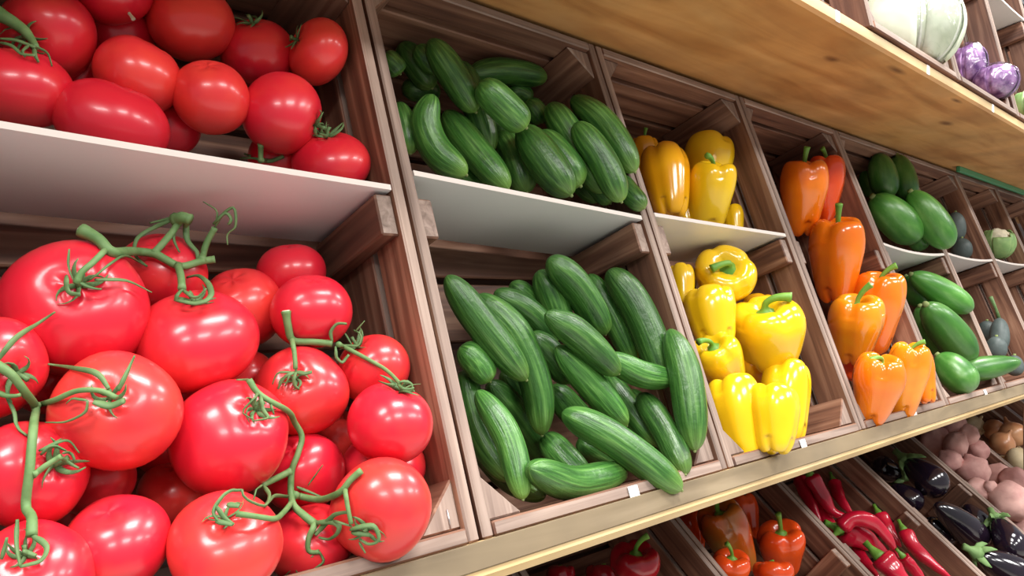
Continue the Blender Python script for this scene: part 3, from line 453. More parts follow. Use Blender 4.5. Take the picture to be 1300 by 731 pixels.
OTHERS=[
 ('squash', [(1.7544, 0.6754, 1.8356), (1.7624, 0.6676, 1.7837), (1.7704, 0.6598, 1.7318)], 0.0326, 0, 'mid', 'green squash at the top left of the upper squash pile'),
 ('squash', [(1.8326, 0.6613, 1.8402), (1.8278, 0.6467, 1.7848), (1.8227, 0.6323, 1.7304)], 0.0295, 0, 'mid', 'green squash beside the right wall at the top of the upper pile'),
 ('squash', [(1.8375, 0.7404, 1.8168), (1.845, 0.7293, 1.7815), (1.8524, 0.7182, 1.7464)], 0.023, 0, 'mid', 'sliver of green squash at the left wall, upper pile'),
 ('squash', [(1.7204, 0.6739, 1.7324), (1.7678, 0.643, 1.6841), (1.8156, 0.6117, 1.6353)], 0.0431, 0, 'mid', 'big pale green squash lying at the left on the divider'),
 ('squash', [(1.7855, 0.6162, 1.7444), (1.8197, 0.5869, 1.6807), (1.854, 0.5576, 1.617)], 0.0375, 0, 'mid', 'large glossy pear-shaped squash at the right on the divider'),
 ('squash', [(1.834, 0.6574, 1.7525), (1.843, 0.6449, 1.7177), (1.852, 0.6323, 1.683)], 0.0259, 0, 'mid', 'squash tucked behind the two on the divider'),
 ('squash', [(1.8415, 0.6318, 1.6841), (1.8459, 0.6241, 1.6479), (1.8503, 0.6165, 1.6119)], 0.0239, 0, 'mid', 'end of a squash between the two resting on the divider'),
 ('squash', [(1.7893, 0.6293, 1.5527), (1.801, 0.6149, 1.519), (1.8127, 0.6005, 1.4855)], 0.0287, 0, 'mid', 'round green squash end at the upper left of the lower pile'),
 ('squash', [(1.7461, 0.6032, 1.5553), (1.8016, 0.56, 1.5159), (1.8573, 0.5166, 1.4763)], 0.0315, 0, 'mid', 'green squash with a grey scar lying under the cleat'),
 ('squash', [(1.7301, 0.5795, 1.485), (1.762, 0.571, 1.4327), (1.7942, 0.5623, 1.3795)], 0.0311, 0, 'mid', 'pale green squash along the left wall, lower pile'),
 ('squash', [(1.6707, 0.5487, 1.4891), (1.7395, 0.5277, 1.4305), (1.8097, 0.5056, 1.3698)], 0.0386, 0, 'mid', 'largest glossy green squash in the middle of the lower pile'),
 ('squash', [(1.6495, 0.5204, 1.3862), (1.6448, 0.4869, 1.3528), (1.6391, 0.4544, 1.3208)], 0.0347, 0, 'mid', 'speckled round squash at the front beside the left wall'),
 ('squash', [(1.7596, 0.519, 1.3425), (1.8159, 0.4741, 1.354), (1.8724, 0.4289, 1.3656)], 0.0304, 0, 'mid', 'dark green tapering squash pointing right at the crate lip'),
 ('squash', [(1.8207, 0.6026, 1.4914), (1.8377, 0.5757, 1.4582), (1.8545, 0.5492, 1.4253)], 0.0304, 0, 'mid', 'squash glimpsed behind the largest one in the lower pile'),
 ('avocado', [(2.2134, 0.6517, 1.735), (2.2147, 0.6528, 1.6543)], 0.0276, 0, 'mid', 'dark grey-green fruit behind the pear-shaped squash, upper level'),
 ('avocado', [(2.2073, 0.6355, 1.6634), (2.2147, 0.6381, 1.6048)], 0.0274, 0, 'mid', 'dark grey fruit on the far divider, lower of the upper two'),
 ('avocado', [(2.1936, 0.5472, 1.4506), (2.1435, 0.5354, 1.3688)], 0.024, 1, 'mid', 'upright dark grey fruit with a long green stalk'),
 ('avocado', [(2.008, 0.5076, 1.412), (2.0037, 0.507, 1.3604)], 0.0241, 0, 'mid', 'round dark grey fruit left of the stalked one'),
 ('avocado', [(2.09, 0.4911, 1.3642), (2.079, 0.4889, 1.3158)], 0.0209, 0, 'mid', 'dark fruit at the crate lip right of the tapering squash'),
 ('avocado', [(2.217, 0.5814, 1.4434), (2.217, 0.5819, 1.3897)], 0.0248, 0, 'mid', 'dark grey fruit behind the stalked one'),
 ('cauliflower', [(2.5704, 0.6453, 1.6702)], (0.0452, 0.0452), 0, 'mid', 'small cream cauliflower with green leaves on the far divider'),
 ('chili', [(1.6738, 0.8286, 1.078), (1.6498, 0.7943, 1.0446), (1.6303, 0.7561, 0.9957)], 0.0164, 1, 'low', 'thin red pepper hanging at the top left of the long red pepper pile'),
 ('chili', [(1.6444, 0.7877, 1.0974), (1.6562, 0.7623, 1.0462), (1.6622, 0.7417, 1.0173), (1.6795, 0.7103, 1.01)], 0.0179, 1, 'low', 'red long pepper bent to the right at the top of the pile'),
 ('chili', [(1.7997, 0.8025, 1.0545), (1.775, 0.7728, 1.0187), (1.7579, 0.7362, 0.9887)], 0.0151, 1, 'low', 'slim red pepper with a green stub stem near the top right'),
 ('chili', [(1.5687, 0.6868, 1.0106), (1.5886, 0.6686, 1.0339), (1.6187, 0.6417, 1.0271), (1.6442, 0.6197, 0.9935), (1.6649, 0.6023, 0.9431)], 0.0167, 1, 'low', 'arched red long pepper curving over the middle of the pile'),
 ('chili', [(1.6068, 0.7, 0.9995), (1.6417, 0.6677, 0.9792), (1.6818, 0.6309, 0.9452)], 0.0257, 1, 'low', 'fat red long pepper under the arched one'),
 ('chili', [(1.7977, 0.6947, 0.9972), (1.7808, 0.6676, 0.9703), (1.7685, 0.6362, 0.9412)], 0.0163, 1, 'low', 'short red pepper with pointed green stem beside the right wall'),
 ('chili', [(1.7696, 0.6313, 0.981), (1.7573, 0.606, 0.9513), (1.7558, 0.5707, 0.9262), (1.7635, 0.5272, 0.8956)], 0.0156, 1, 'low', 'long wrinkled red pepper running down along the right wall'),
 ('chili', [(1.5697, 0.6072, 0.9742), (1.5719, 0.5808, 0.952), (1.5806, 0.5486, 0.9274)], 0.0239, 1, 'low', 'fat red long pepper at the bottom edge of the pile'),
 ('chili', [(1.6501, 0.6881, 0.9448), (1.6181, 0.6551, 0.9371), (1.5926, 0.6164, 0.921)], 0.0152, 1, 'low', 'small crinkled red pepper at the lower left'),
 ('chili', [(1.6448, 0.5888, 0.9613), (1.6581, 0.5721, 0.9363), (1.6763, 0.5512, 0.9015)], 0.0132, 1, 'low', 'short red pepper with green stub at the bottom'),
 ('chili', [(1.6877, 0.8049, 1.0357), (1.668, 0.7589, 0.9945), (1.6571, 0.7047, 0.9564)], 0.0162, 1, 'low', 'shaded red pepper beneath the top ones'),
 ('chili', [(1.6937, 0.7892, 0.9826), (1.686, 0.7312, 0.9434), (1.676, 0.6753, 0.9074)], 0.0179, 1, 'low', 'shaded red pepper under the arched one'),
 ('aubergine', [(2.0978, 0.7411, 1.0705), (2.0728, 0.6394, 1.0069)], 0.0431, 1, 'low', 'glossy black aubergine at the back with a bright glint on its end'),
 ('aubergine', [(2.0218, 0.7493, 1.015), (2.0491, 0.687, 0.9636)], 0.0326, 0, 'low', 'purple-brown aubergine lying at the left wall'),
 ('aubergine', [(2.0088, 0.6592, 0.9516), (2.0651, 0.6237, 0.885)], 0.0316, 0, 'low', 'dark aubergine along the left wall below the purple-brown one'),
 ('aubergine', [(1.9629, 0.6264, 1.0023), (2.1024, 0.5612, 0.892)], 0.0387, 0, 'low', 'long glossy aubergine in the middle of the pile'),
 ('aubergine', [(2.1297, 0.544, 0.9527), (2.0515, 0.4768, 0.8909)], 0.0363, 1, 'low', 'aubergine with an upright green cap at the right wall'),
 ('aubergine', [(1.9272, 0.5304, 0.9172), (2.003, 0.4418, 0.858)], 0.0378, 1, 'low', 'aubergine at the bottom right with a star-shaped green cap'),
 ('aubergine', [(2.1523, 0.7688, 1.0149), (2.114, 0.8391, 1.0392)], 0.037, 1, 'low', 'aubergine in shadow at the back left with a green cap'),
 ('aubergine', [(2.1533, 0.6184, 0.9682), (2.1566, 0.5548, 0.8814)], 0.0343, 0, 'low', 'dark aubergine behind the long glossy middle one'),
 ('potato', [(2.4714, 0.7915, 1.0601)], (0.0386, 0.0531), 0, 'low', 'pink-purple potato at the left wall, near the back'),
 ('potato', [(2.5261, 0.7556, 1.1161)], (0.0364, 0.0388), 0, 'low', 'pink potato at the back middle under the shelf'),
 ('potato', [(2.4491, 0.7268, 1.063)], (0.0328, 0.0445), 0, 'low', 'long pink-purple potato right of the left wall one'),
 ('potato', [(2.3859, 0.7228, 1.031)], (0.0344, 0.0321), 0, 'low', 'pink potato below the left wall one'),
 ('potato', [(2.5315, 0.6899, 1.0408)], (0.0309, 0.0309), 0, 'low', 'round pink potato beside the right wall, upper'),
 ('potato', [(2.4232, 0.6749, 1.0036)], (0.0434, 0.0457), 0, 'low', 'large knobbly pink potato in the middle of the crate'),
 ('potato', [(2.5231, 0.6354, 0.9739)], (0.0395, 0.0395), 0, 'low', 'pale pink potato at the right wall, lower half'),
 ('potato', [(2.4948, 0.5894, 0.9732)], (0.0385, 0.0431), 0, 'low', 'pale pink potato at the right frame edge'),
 ('potato', [(2.3241, 0.6381, 0.9711)], (0.0349, 0.0305), 0, 'low', 'pink potato below the large knobbly one'),
 ('potato', [(2.3207, 0.605, 0.9867)], (0.0194, 0.0172), 0, 'low', 'tiny pink potato beside the largest one'),
 ('potato', [(2.3417, 0.5646, 0.9524)], (0.0534, 0.0534), 0, 'low', 'largest smooth pink potato near the right frame edge'),
 ('potato', [(2.3742, 0.61, 0.9153)], (0.0263, 0.0307), 0, 'low', 'pink potato below the tiny one'),
 ('potato', [(2.3847, 0.5426, 0.8804)], (0.0322, 0.0322), 0, 'low', 'pink potato at the frame edge beside the aubergine cap'),
 ('potato', [(2.5259, 0.8108, 1.1043)], (0.037, 0.037), 0, 'low', 'shaded potato at the back left corner'),
 ('potato', [(2.5233, 0.7166, 1.0879)], (0.0335, 0.0335), 0, 'low', 'shaded potato at the back between the rear ones'),
 ('potato', [(2.4509, 0.7239, 0.9698)], (0.0375, 0.0375), 0, 'low', 'shaded potato under the large knobbly one'),
 ('onion', [(2.7972, 0.6946, 1.0286)], (0.0386, 0.0386), 0, 'low', 'golden brown onion in the middle of the onion crate'),
 ('onion', [(2.8916, 0.6862, 1.0462)], (0.0448, 0.0448), 1, 'low', 'red-brown onion at the right frame edge'),
 ('onion', [(2.9006, 0.8017, 1.0593)], (0.0355, 0.0355), 2, 'low', 'pale onion with a dry neck at the back under the shelf'),
 ('onion', [(2.7223, 0.6321, 0.996)], (0.0395, 0.0395), 2, 'low', 'pale onion with tangled roots at the frame edge'),
 ('onion', [(2.8988, 0.7424, 1.0537)], (0.0376, 0.0376), 1, 'low', 'shaded brown onion at the back'),
 ('onion', [(2.7376, 0.674, 0.972)], (0.0301, 0.0301), 2, 'low', 'small pale onion beneath the rooty one'),
 ('cabbage', [(1.3316, 0.4586, 1.9592)], (0.0775, 0.0775), 0, 'top', 'large pale green-white cabbage in clear film on the top shelf'),
 ('red_cabbage', [(1.7432, 0.4842, 1.991)], (0.0331, 0.0464), 0, 'top', 'left red cabbage in shiny clear film in the top shelf crate'),
 ('red_cabbage', [(1.7408, 0.437, 1.9452)], (0.0404, 0.0372), 0, 'top', 'right red cabbage in shiny clear film in the top shelf crate'),
 ('romanesco', [(2.1224, 0.4673, 1.9745)], (0.0307, 0.0345), 0, 'top', 'white cauliflower with green leaf at the right frame edge of top shelf')]
VINES=[
 ('thick green tomato vine with a pale cut end lying over the very large tomato', [('m', 0.0036, 0.0024, [(0.1219, 0.5802, 1.5482), (0.1242, 0.5782, 1.5466), (0.1264, 0.5761, 1.5451), (0.1286, 0.574, 1.5435), (0.1306, 0.5717, 1.5417), (0.1324, 0.5694, 1.5393), (0.1339, 0.5674, 1.5366), (0.1355, 0.5652, 1.5341), (0.1397, 0.5667, 1.5325), (0.1449, 0.5756, 1.5332), (0.1509, 0.586, 1.5344), (0.1572, 0.5969, 1.5356), (0.163, 0.6058, 1.5363), (0.1678, 0.6105, 1.5365), (0.1717, 0.6113, 1.5364), (0.1748, 0.6099, 1.5359), (0.1773, 0.608, 1.5353), (0.1803, 0.6057, 1.5339), (0.1827, 0.6041, 1.5321), (0.1853, 0.6027, 1.5304), (0.1881, 0.6014, 1.5285), (0.1911, 0.6003, 1.5267), (0.1959, 0.5995, 1.5257), (0.1997, 0.5994, 1.5265), (0.2034, 0.6002, 1.5277), (0.2073, 0.6018, 1.529), (0.2116, 0.6037, 1.5302), (0.2158, 0.6057, 1.5311), (0.2199, 0.6061, 1.5318), (0.2235, 0.6048, 1.5325)]), ('m', 0.0018, 0.0018, [(0.1337, 0.5669, 1.5337), (0.1262, 0.5445, 1.5298), (0.1239, 0.5442, 1.5271), (0.1215, 0.543, 1.5246), (0.1189, 0.5418, 1.5222), (0.1152, 0.5408, 1.5188), (0.1133, 0.5406, 1.5163), (0.1121, 0.5405, 1.5132), (0.1111, 0.5405, 1.51)]), ('m', 0.0025, 0.0022, [(0.1774, 0.6079, 1.5353), (0.1801, 0.6084, 1.5385), (0.1826, 0.6079, 1.5417), (0.1867, 0.6091, 1.5467), (0.1896, 0.611, 1.5499), (0.1929, 0.6129, 1.5538), (0.1971, 0.615, 1.5596), (0.199, 0.6154, 1.5625), (0.2011, 0.6144, 1.5658)]), ('m', 0.0044, 0.0038, [(0.1971, 0.6171, 1.5638), (0.1989, 0.6095, 1.5652), (0.2006, 0.6081, 1.565), (0.2042, 0.6052, 1.5633)]), ('s', 0.0019, 0.0006, [(0.1971, 0.6171, 1.5651), (0.1935, 0.6171, 1.5633), (0.1907, 0.6198, 1.5618), (0.1879, 0.6224, 1.5603), (0.1852, 0.6247, 1.5587), (0.1825, 0.6263, 1.557), (0.1791, 0.6274, 1.5549), (0.1757, 0.6274, 1.5526), (0.1711, 0.6254, 1.5487), (0.1688, 0.6233, 1.5453), (0.1673, 0.6211, 1.5411), (0.1669, 0.619, 1.5368), (0.1673, 0.6171, 1.5333), (0.1689, 0.6148, 1.5304), (0.1712, 0.6123, 1.5279), (0.1736, 0.6101, 1.5254)]), ('s', 0.0019, 0.0009, [(0.1949, 0.6158, 1.5629), (0.195, 0.6164, 1.5584), (0.1942, 0.6144, 1.5513), (0.1939, 0.6126, 1.5472), (0.1953, 0.6094, 1.5409), (0.1967, 0.6077, 1.5373)]), ('s', 0.0026, 0.0013, [(0.2013, 0.6075, 1.5627), (0.206, 0.6212, 1.5597), (0.2059, 0.6206, 1.5551), (0.2059, 0.6194, 1.5508), (0.2064, 0.6177, 1.5469), (0.2093, 0.6139, 1.5416), (0.2112, 0.6117, 1.5387), (0.2119, 0.6108, 1.5345), (0.2117, 0.6105, 1.5304)]), ('s', 0.0013, 0.0006, [(0.1976, 0.6166, 1.567), (0.1941, 0.6176, 1.5656), (0.1912, 0.6204, 1.5644), (0.1868, 0.6246, 1.5629), (0.1839, 0.6275, 1.562), (0.1809, 0.6304, 1.5611)]), ('m', 0.0026, 0.0021, [(0.2122, 0.6031, 1.5314), (0.2173, 0.6144, 1.5363), (0.2182, 0.6142, 1.5407), (0.2195, 0.614, 1.545), (0.2218, 0.6127, 1.551), (0.2236, 0.6114, 1.5549), (0.2252, 0.6099, 1.5588)]), ('s', 0.0013, 0.0005, [(0.2252, 0.6099, 1.5588), (0.2252, 0.6076, 1.5633), (0.2259, 0.607, 1.5702), (0.2247, 0.6082, 1.5738), (0.2205, 0.6122, 1.5776), (0.2174, 0.6151, 1.58)]), ('s', 0.0019, 0.0006, [(0.2252, 0.6099, 1.5594), (0.2259, 0.6061, 1.5629), (0.2274, 0.6048, 1.5666), (0.2292, 0.6032, 1.5697), (0.232, 0.6007, 1.5731), (0.2348, 0.5982, 1.5751), (0.2363, 0.597, 1.5736), (0.2372, 0.5965, 1.567), (0.2372, 0.5967, 1.5621), (0.2365, 0.5975, 1.5582), (0.234, 0.6, 1.5556), (0.2322, 0.6018, 1.5527), (0.2322, 0.602, 1.5487), (0.2326, 0.6019, 1.5444)]), ('s', 0.0019, 0.0013, [(0.2236, 0.609, 1.5618), (0.2251, 0.6045, 1.5649), (0.2286, 0.6015, 1.5694), (0.2314, 0.599, 1.5698), (0.2336, 0.5972, 1.565), (0.232, 0.599, 1.561)]), ('m', 0.0024, 0.0024, [(0.1927, 0.5988, 1.5262), (0.1884, 0.5797, 1.519), (0.1869, 0.5729, 1.5145), (0.1828, 0.559, 1.5078)]), ('s', 0.0019, 0.0012, [(0.1745, 0.5451, 1.4992), (0.1772, 0.5427, 1.4985), (0.18, 0.5402, 1.4977), (0.1828, 0.5381, 1.4971), (0.1854, 0.5366, 1.4969), (0.1886, 0.5351, 1.4977), (0.1919, 0.5345, 1.4992), (0.1958, 0.5373, 1.5028), (0.1978, 0.5432, 1.5066), (0.1999, 0.5526, 1.5105), (0.2021, 0.5649, 1.5138), (0.2037, 0.5782, 1.5167), (0.2044, 0.5898, 1.5185), (0.2035, 0.5981, 1.5182), (0.2013, 0.6031, 1.5173)]), ('s', 0.0017, 0.0011, [(0.1828, 0.559, 1.5067), (0.1755, 0.5456, 1.5033), (0.1742, 0.5465, 1.4994), (0.1781, 0.5425, 1.4982), (0.1814, 0.5397, 1.4975)]), ('s', 0.0011, 0.0006, [(0.1832, 0.5587, 1.5067), (0.182, 0.5452, 1.504), (0.1844, 0.543, 1.5016), (0.1881, 0.5405, 1.5018), (0.1903, 0.5388, 1.5047), (0.1924, 0.5371, 1.5077)]), ('s', 0.0014, 0.0004, [(0.1218, 0.5414, 1.5128), (0.1245, 0.5402, 1.5128), (0.1275, 0.5391, 1.5129), (0.1321, 0.539, 1.513), (0.135, 0.54, 1.513), (0.1384, 0.5409, 1.5128), (0.1414, 0.5426, 1.5125), (0.1449, 0.5441, 1.5114), (0.148, 0.5462, 1.5103), (0.1531, 0.5487, 1.508), (0.1563, 0.549, 1.5063), (0.1591, 0.548, 1.5047)]), ('s', 0.0014, 0.0004, [(0.1187, 0.5442, 1.5122), (0.12, 0.5405, 1.5137), (0.1224, 0.5399, 1.5158), (0.1247, 0.5405, 1.5179), (0.1274, 0.5416, 1.5203), (0.1304, 0.5436, 1.5227), (0.1338, 0.5471, 1.5249), (0.1404, 0.5576, 1.5286), (0.1462, 0.5689, 1.5304), (0.1527, 0.5825, 1.531), (0.1591, 0.5955, 1.5305), (0.1649, 0.6048, 1.5291), (0.1693, 0.6087, 1.5272), (0.1726, 0.6088, 1.5253)]), ('s', 0.001, 0.0004, [(0.1086, 0.5489, 1.5328), (0.1083, 0.5487, 1.5293), (0.1078, 0.5475, 1.524), (0.1079, 0.5461, 1.5205), (0.1084, 0.5445, 1.5172), (0.1099, 0.5424, 1.5123), (0.1109, 0.5413, 1.509)]), ('s', 0.0012, 0.0005, [(0.1115, 0.5401, 1.5115), (0.1145, 0.5397, 1.5098), (0.1171, 0.538, 1.5082), (0.1213, 0.5354, 1.5068), (0.1241, 0.5333, 1.5065)]), ('s', 0.0016, 0.001, [(0.1065, 0.5463, 1.5151), (0.1055, 0.5407, 1.5113), (0.1056, 0.5408, 1.5077), (0.1071, 0.5396, 1.504), (0.1096, 0.5375, 1.5033), (0.1123, 0.5352, 1.5028)])]),
 ('forked thin vine joining the bristly calyx tomato to the squat one', [('m', 0.0029, 0.0023, [(0.2642, 0.561, 1.4902), (0.2646, 0.5607, 1.4862), (0.2652, 0.5608, 1.4821), (0.2661, 0.561, 1.4782), (0.2677, 0.5618, 1.4717), (0.2694, 0.5623, 1.4679), (0.2722, 0.5619, 1.4657), (0.2755, 0.5606, 1.4651), (0.2792, 0.5586, 1.4649), (0.2829, 0.5562, 1.4649), (0.2881, 0.5532, 1.4645), (0.2916, 0.5514, 1.4641), (0.295, 0.5494, 1.4637), (0.2982, 0.547, 1.4633)]), ('m', 0.0018, 0.0013, [(0.3021, 0.5435, 1.4627), (0.3122, 0.5553, 1.4602), (0.3137, 0.5514, 1.4586), (0.3151, 0.5469, 1.457), (0.3181, 0.5402, 1.4541), (0.3205, 0.5365, 1.4521), (0.323, 0.5335, 1.4501), (0.3256, 0.5308, 1.4481), (0.3283, 0.528, 1.446), (0.3303, 0.5246, 1.4441), (0.3311, 0.5197, 1.4423), (0.3298, 0.5092, 1.4395), (0.3282, 0.5015, 1.4374), (0.3266, 0.4945, 1.4353), (0.3255, 0.4881, 1.4332)]), ('m', 0.002, 0.0015, [(0.2701, 0.5617, 1.4664), (0.2612, 0.5418, 1.4635), (0.261, 0.5396, 1.4596), (0.2599, 0.5359, 1.4539), (0.2594, 0.5344, 1.45), (0.2591, 0.5332, 1.446)]), ('s', 0.0021, 0.0013, [(0.2982, 0.547, 1.4646), (0.297, 0.547, 1.4692), (0.2969, 0.547, 1.4735), (0.3001, 0.5445, 1.479), (0.3032, 0.542, 1.48), (0.3068, 0.5391, 1.4796)]), ('s', 0.0013, 0.0005, [(0.3128, 0.5547, 1.4611), (0.3168, 0.5523, 1.4607), (0.3204, 0.549, 1.4604), (0.3231, 0.5469, 1.4613), (0.3256, 0.5478, 1.4681), (0.3247, 0.5502, 1.4714), (0.3219, 0.5537, 1.4735)]), ('s', 0.002, 0.001, [(0.3002, 0.5453, 1.4607), (0.2995, 0.5433, 1.4562), (0.3, 0.5431, 1.4518), (0.3044, 0.5423, 1.4477), (0.3074, 0.5421, 1.4503), (0.31, 0.5407, 1.454)]), ('s', 0.0011, 0.0005, [(0.3229, 0.5528, 1.4722), (0.3245, 0.5493, 1.476), (0.3258, 0.5483, 1.4779), (0.3282, 0.5463, 1.4816)]), ('s', 0.0013, 0.0007, [(0.3158, 0.5576, 1.4709), (0.3178, 0.5562, 1.4668), (0.3187, 0.5555, 1.4648), (0.3206, 0.5539, 1.4608)]), ('s', 0.0015, 0.0006, [(0.2586, 0.5337, 1.4436), (0.2535, 0.5317, 1.4422), (0.2508, 0.5341, 1.44), (0.2482, 0.5363, 1.4348), (0.247, 0.5374, 1.4308)]), ('s', 0.0015, 0.0009, [(0.2595, 0.5328, 1.4436), (0.2557, 0.5286, 1.4397), (0.2561, 0.5285, 1.4338), (0.2589, 0.5261, 1.4309)]), ('s', 0.0018, 0.0012, [(0.2595, 0.5328, 1.4436), (0.2624, 0.5276, 1.4428), (0.2641, 0.5262, 1.4426), (0.2678, 0.5231, 1.4438)]), ('s', 0.001, 0.0005, [(0.2568, 0.5353, 1.4436), (0.2526, 0.5362, 1.4437), (0.2481, 0.54, 1.443), (0.2458, 0.5418, 1.4383), (0.2448, 0.5425, 1.4342)]), ('s', 0.0012, 0.0006, [(0.2537, 0.5315, 1.4417), (0.2523, 0.5317, 1.4384), (0.2518, 0.5323, 1.4367), (0.2508, 0.5334, 1.4333)]), ('s', 0.0012, 0.0006, [(0.3245, 0.4889, 1.4344), (0.3283, 0.4861, 1.4351), (0.3322, 0.4826, 1.4333), (0.333, 0.4816, 1.4288)]), ('s', 0.0012, 0.0006, [(0.3241, 0.4893, 1.4325), (0.3231, 0.481, 1.4304), (0.3264, 0.4783, 1.4297), (0.33, 0.4752, 1.4308)]), ('s', 0.0009, 0.0005, [(0.3227, 0.4906, 1.4325), (0.3179, 0.4887, 1.4333), (0.3169, 0.4897, 1.4334), (0.3147, 0.4918, 1.4337)])]),
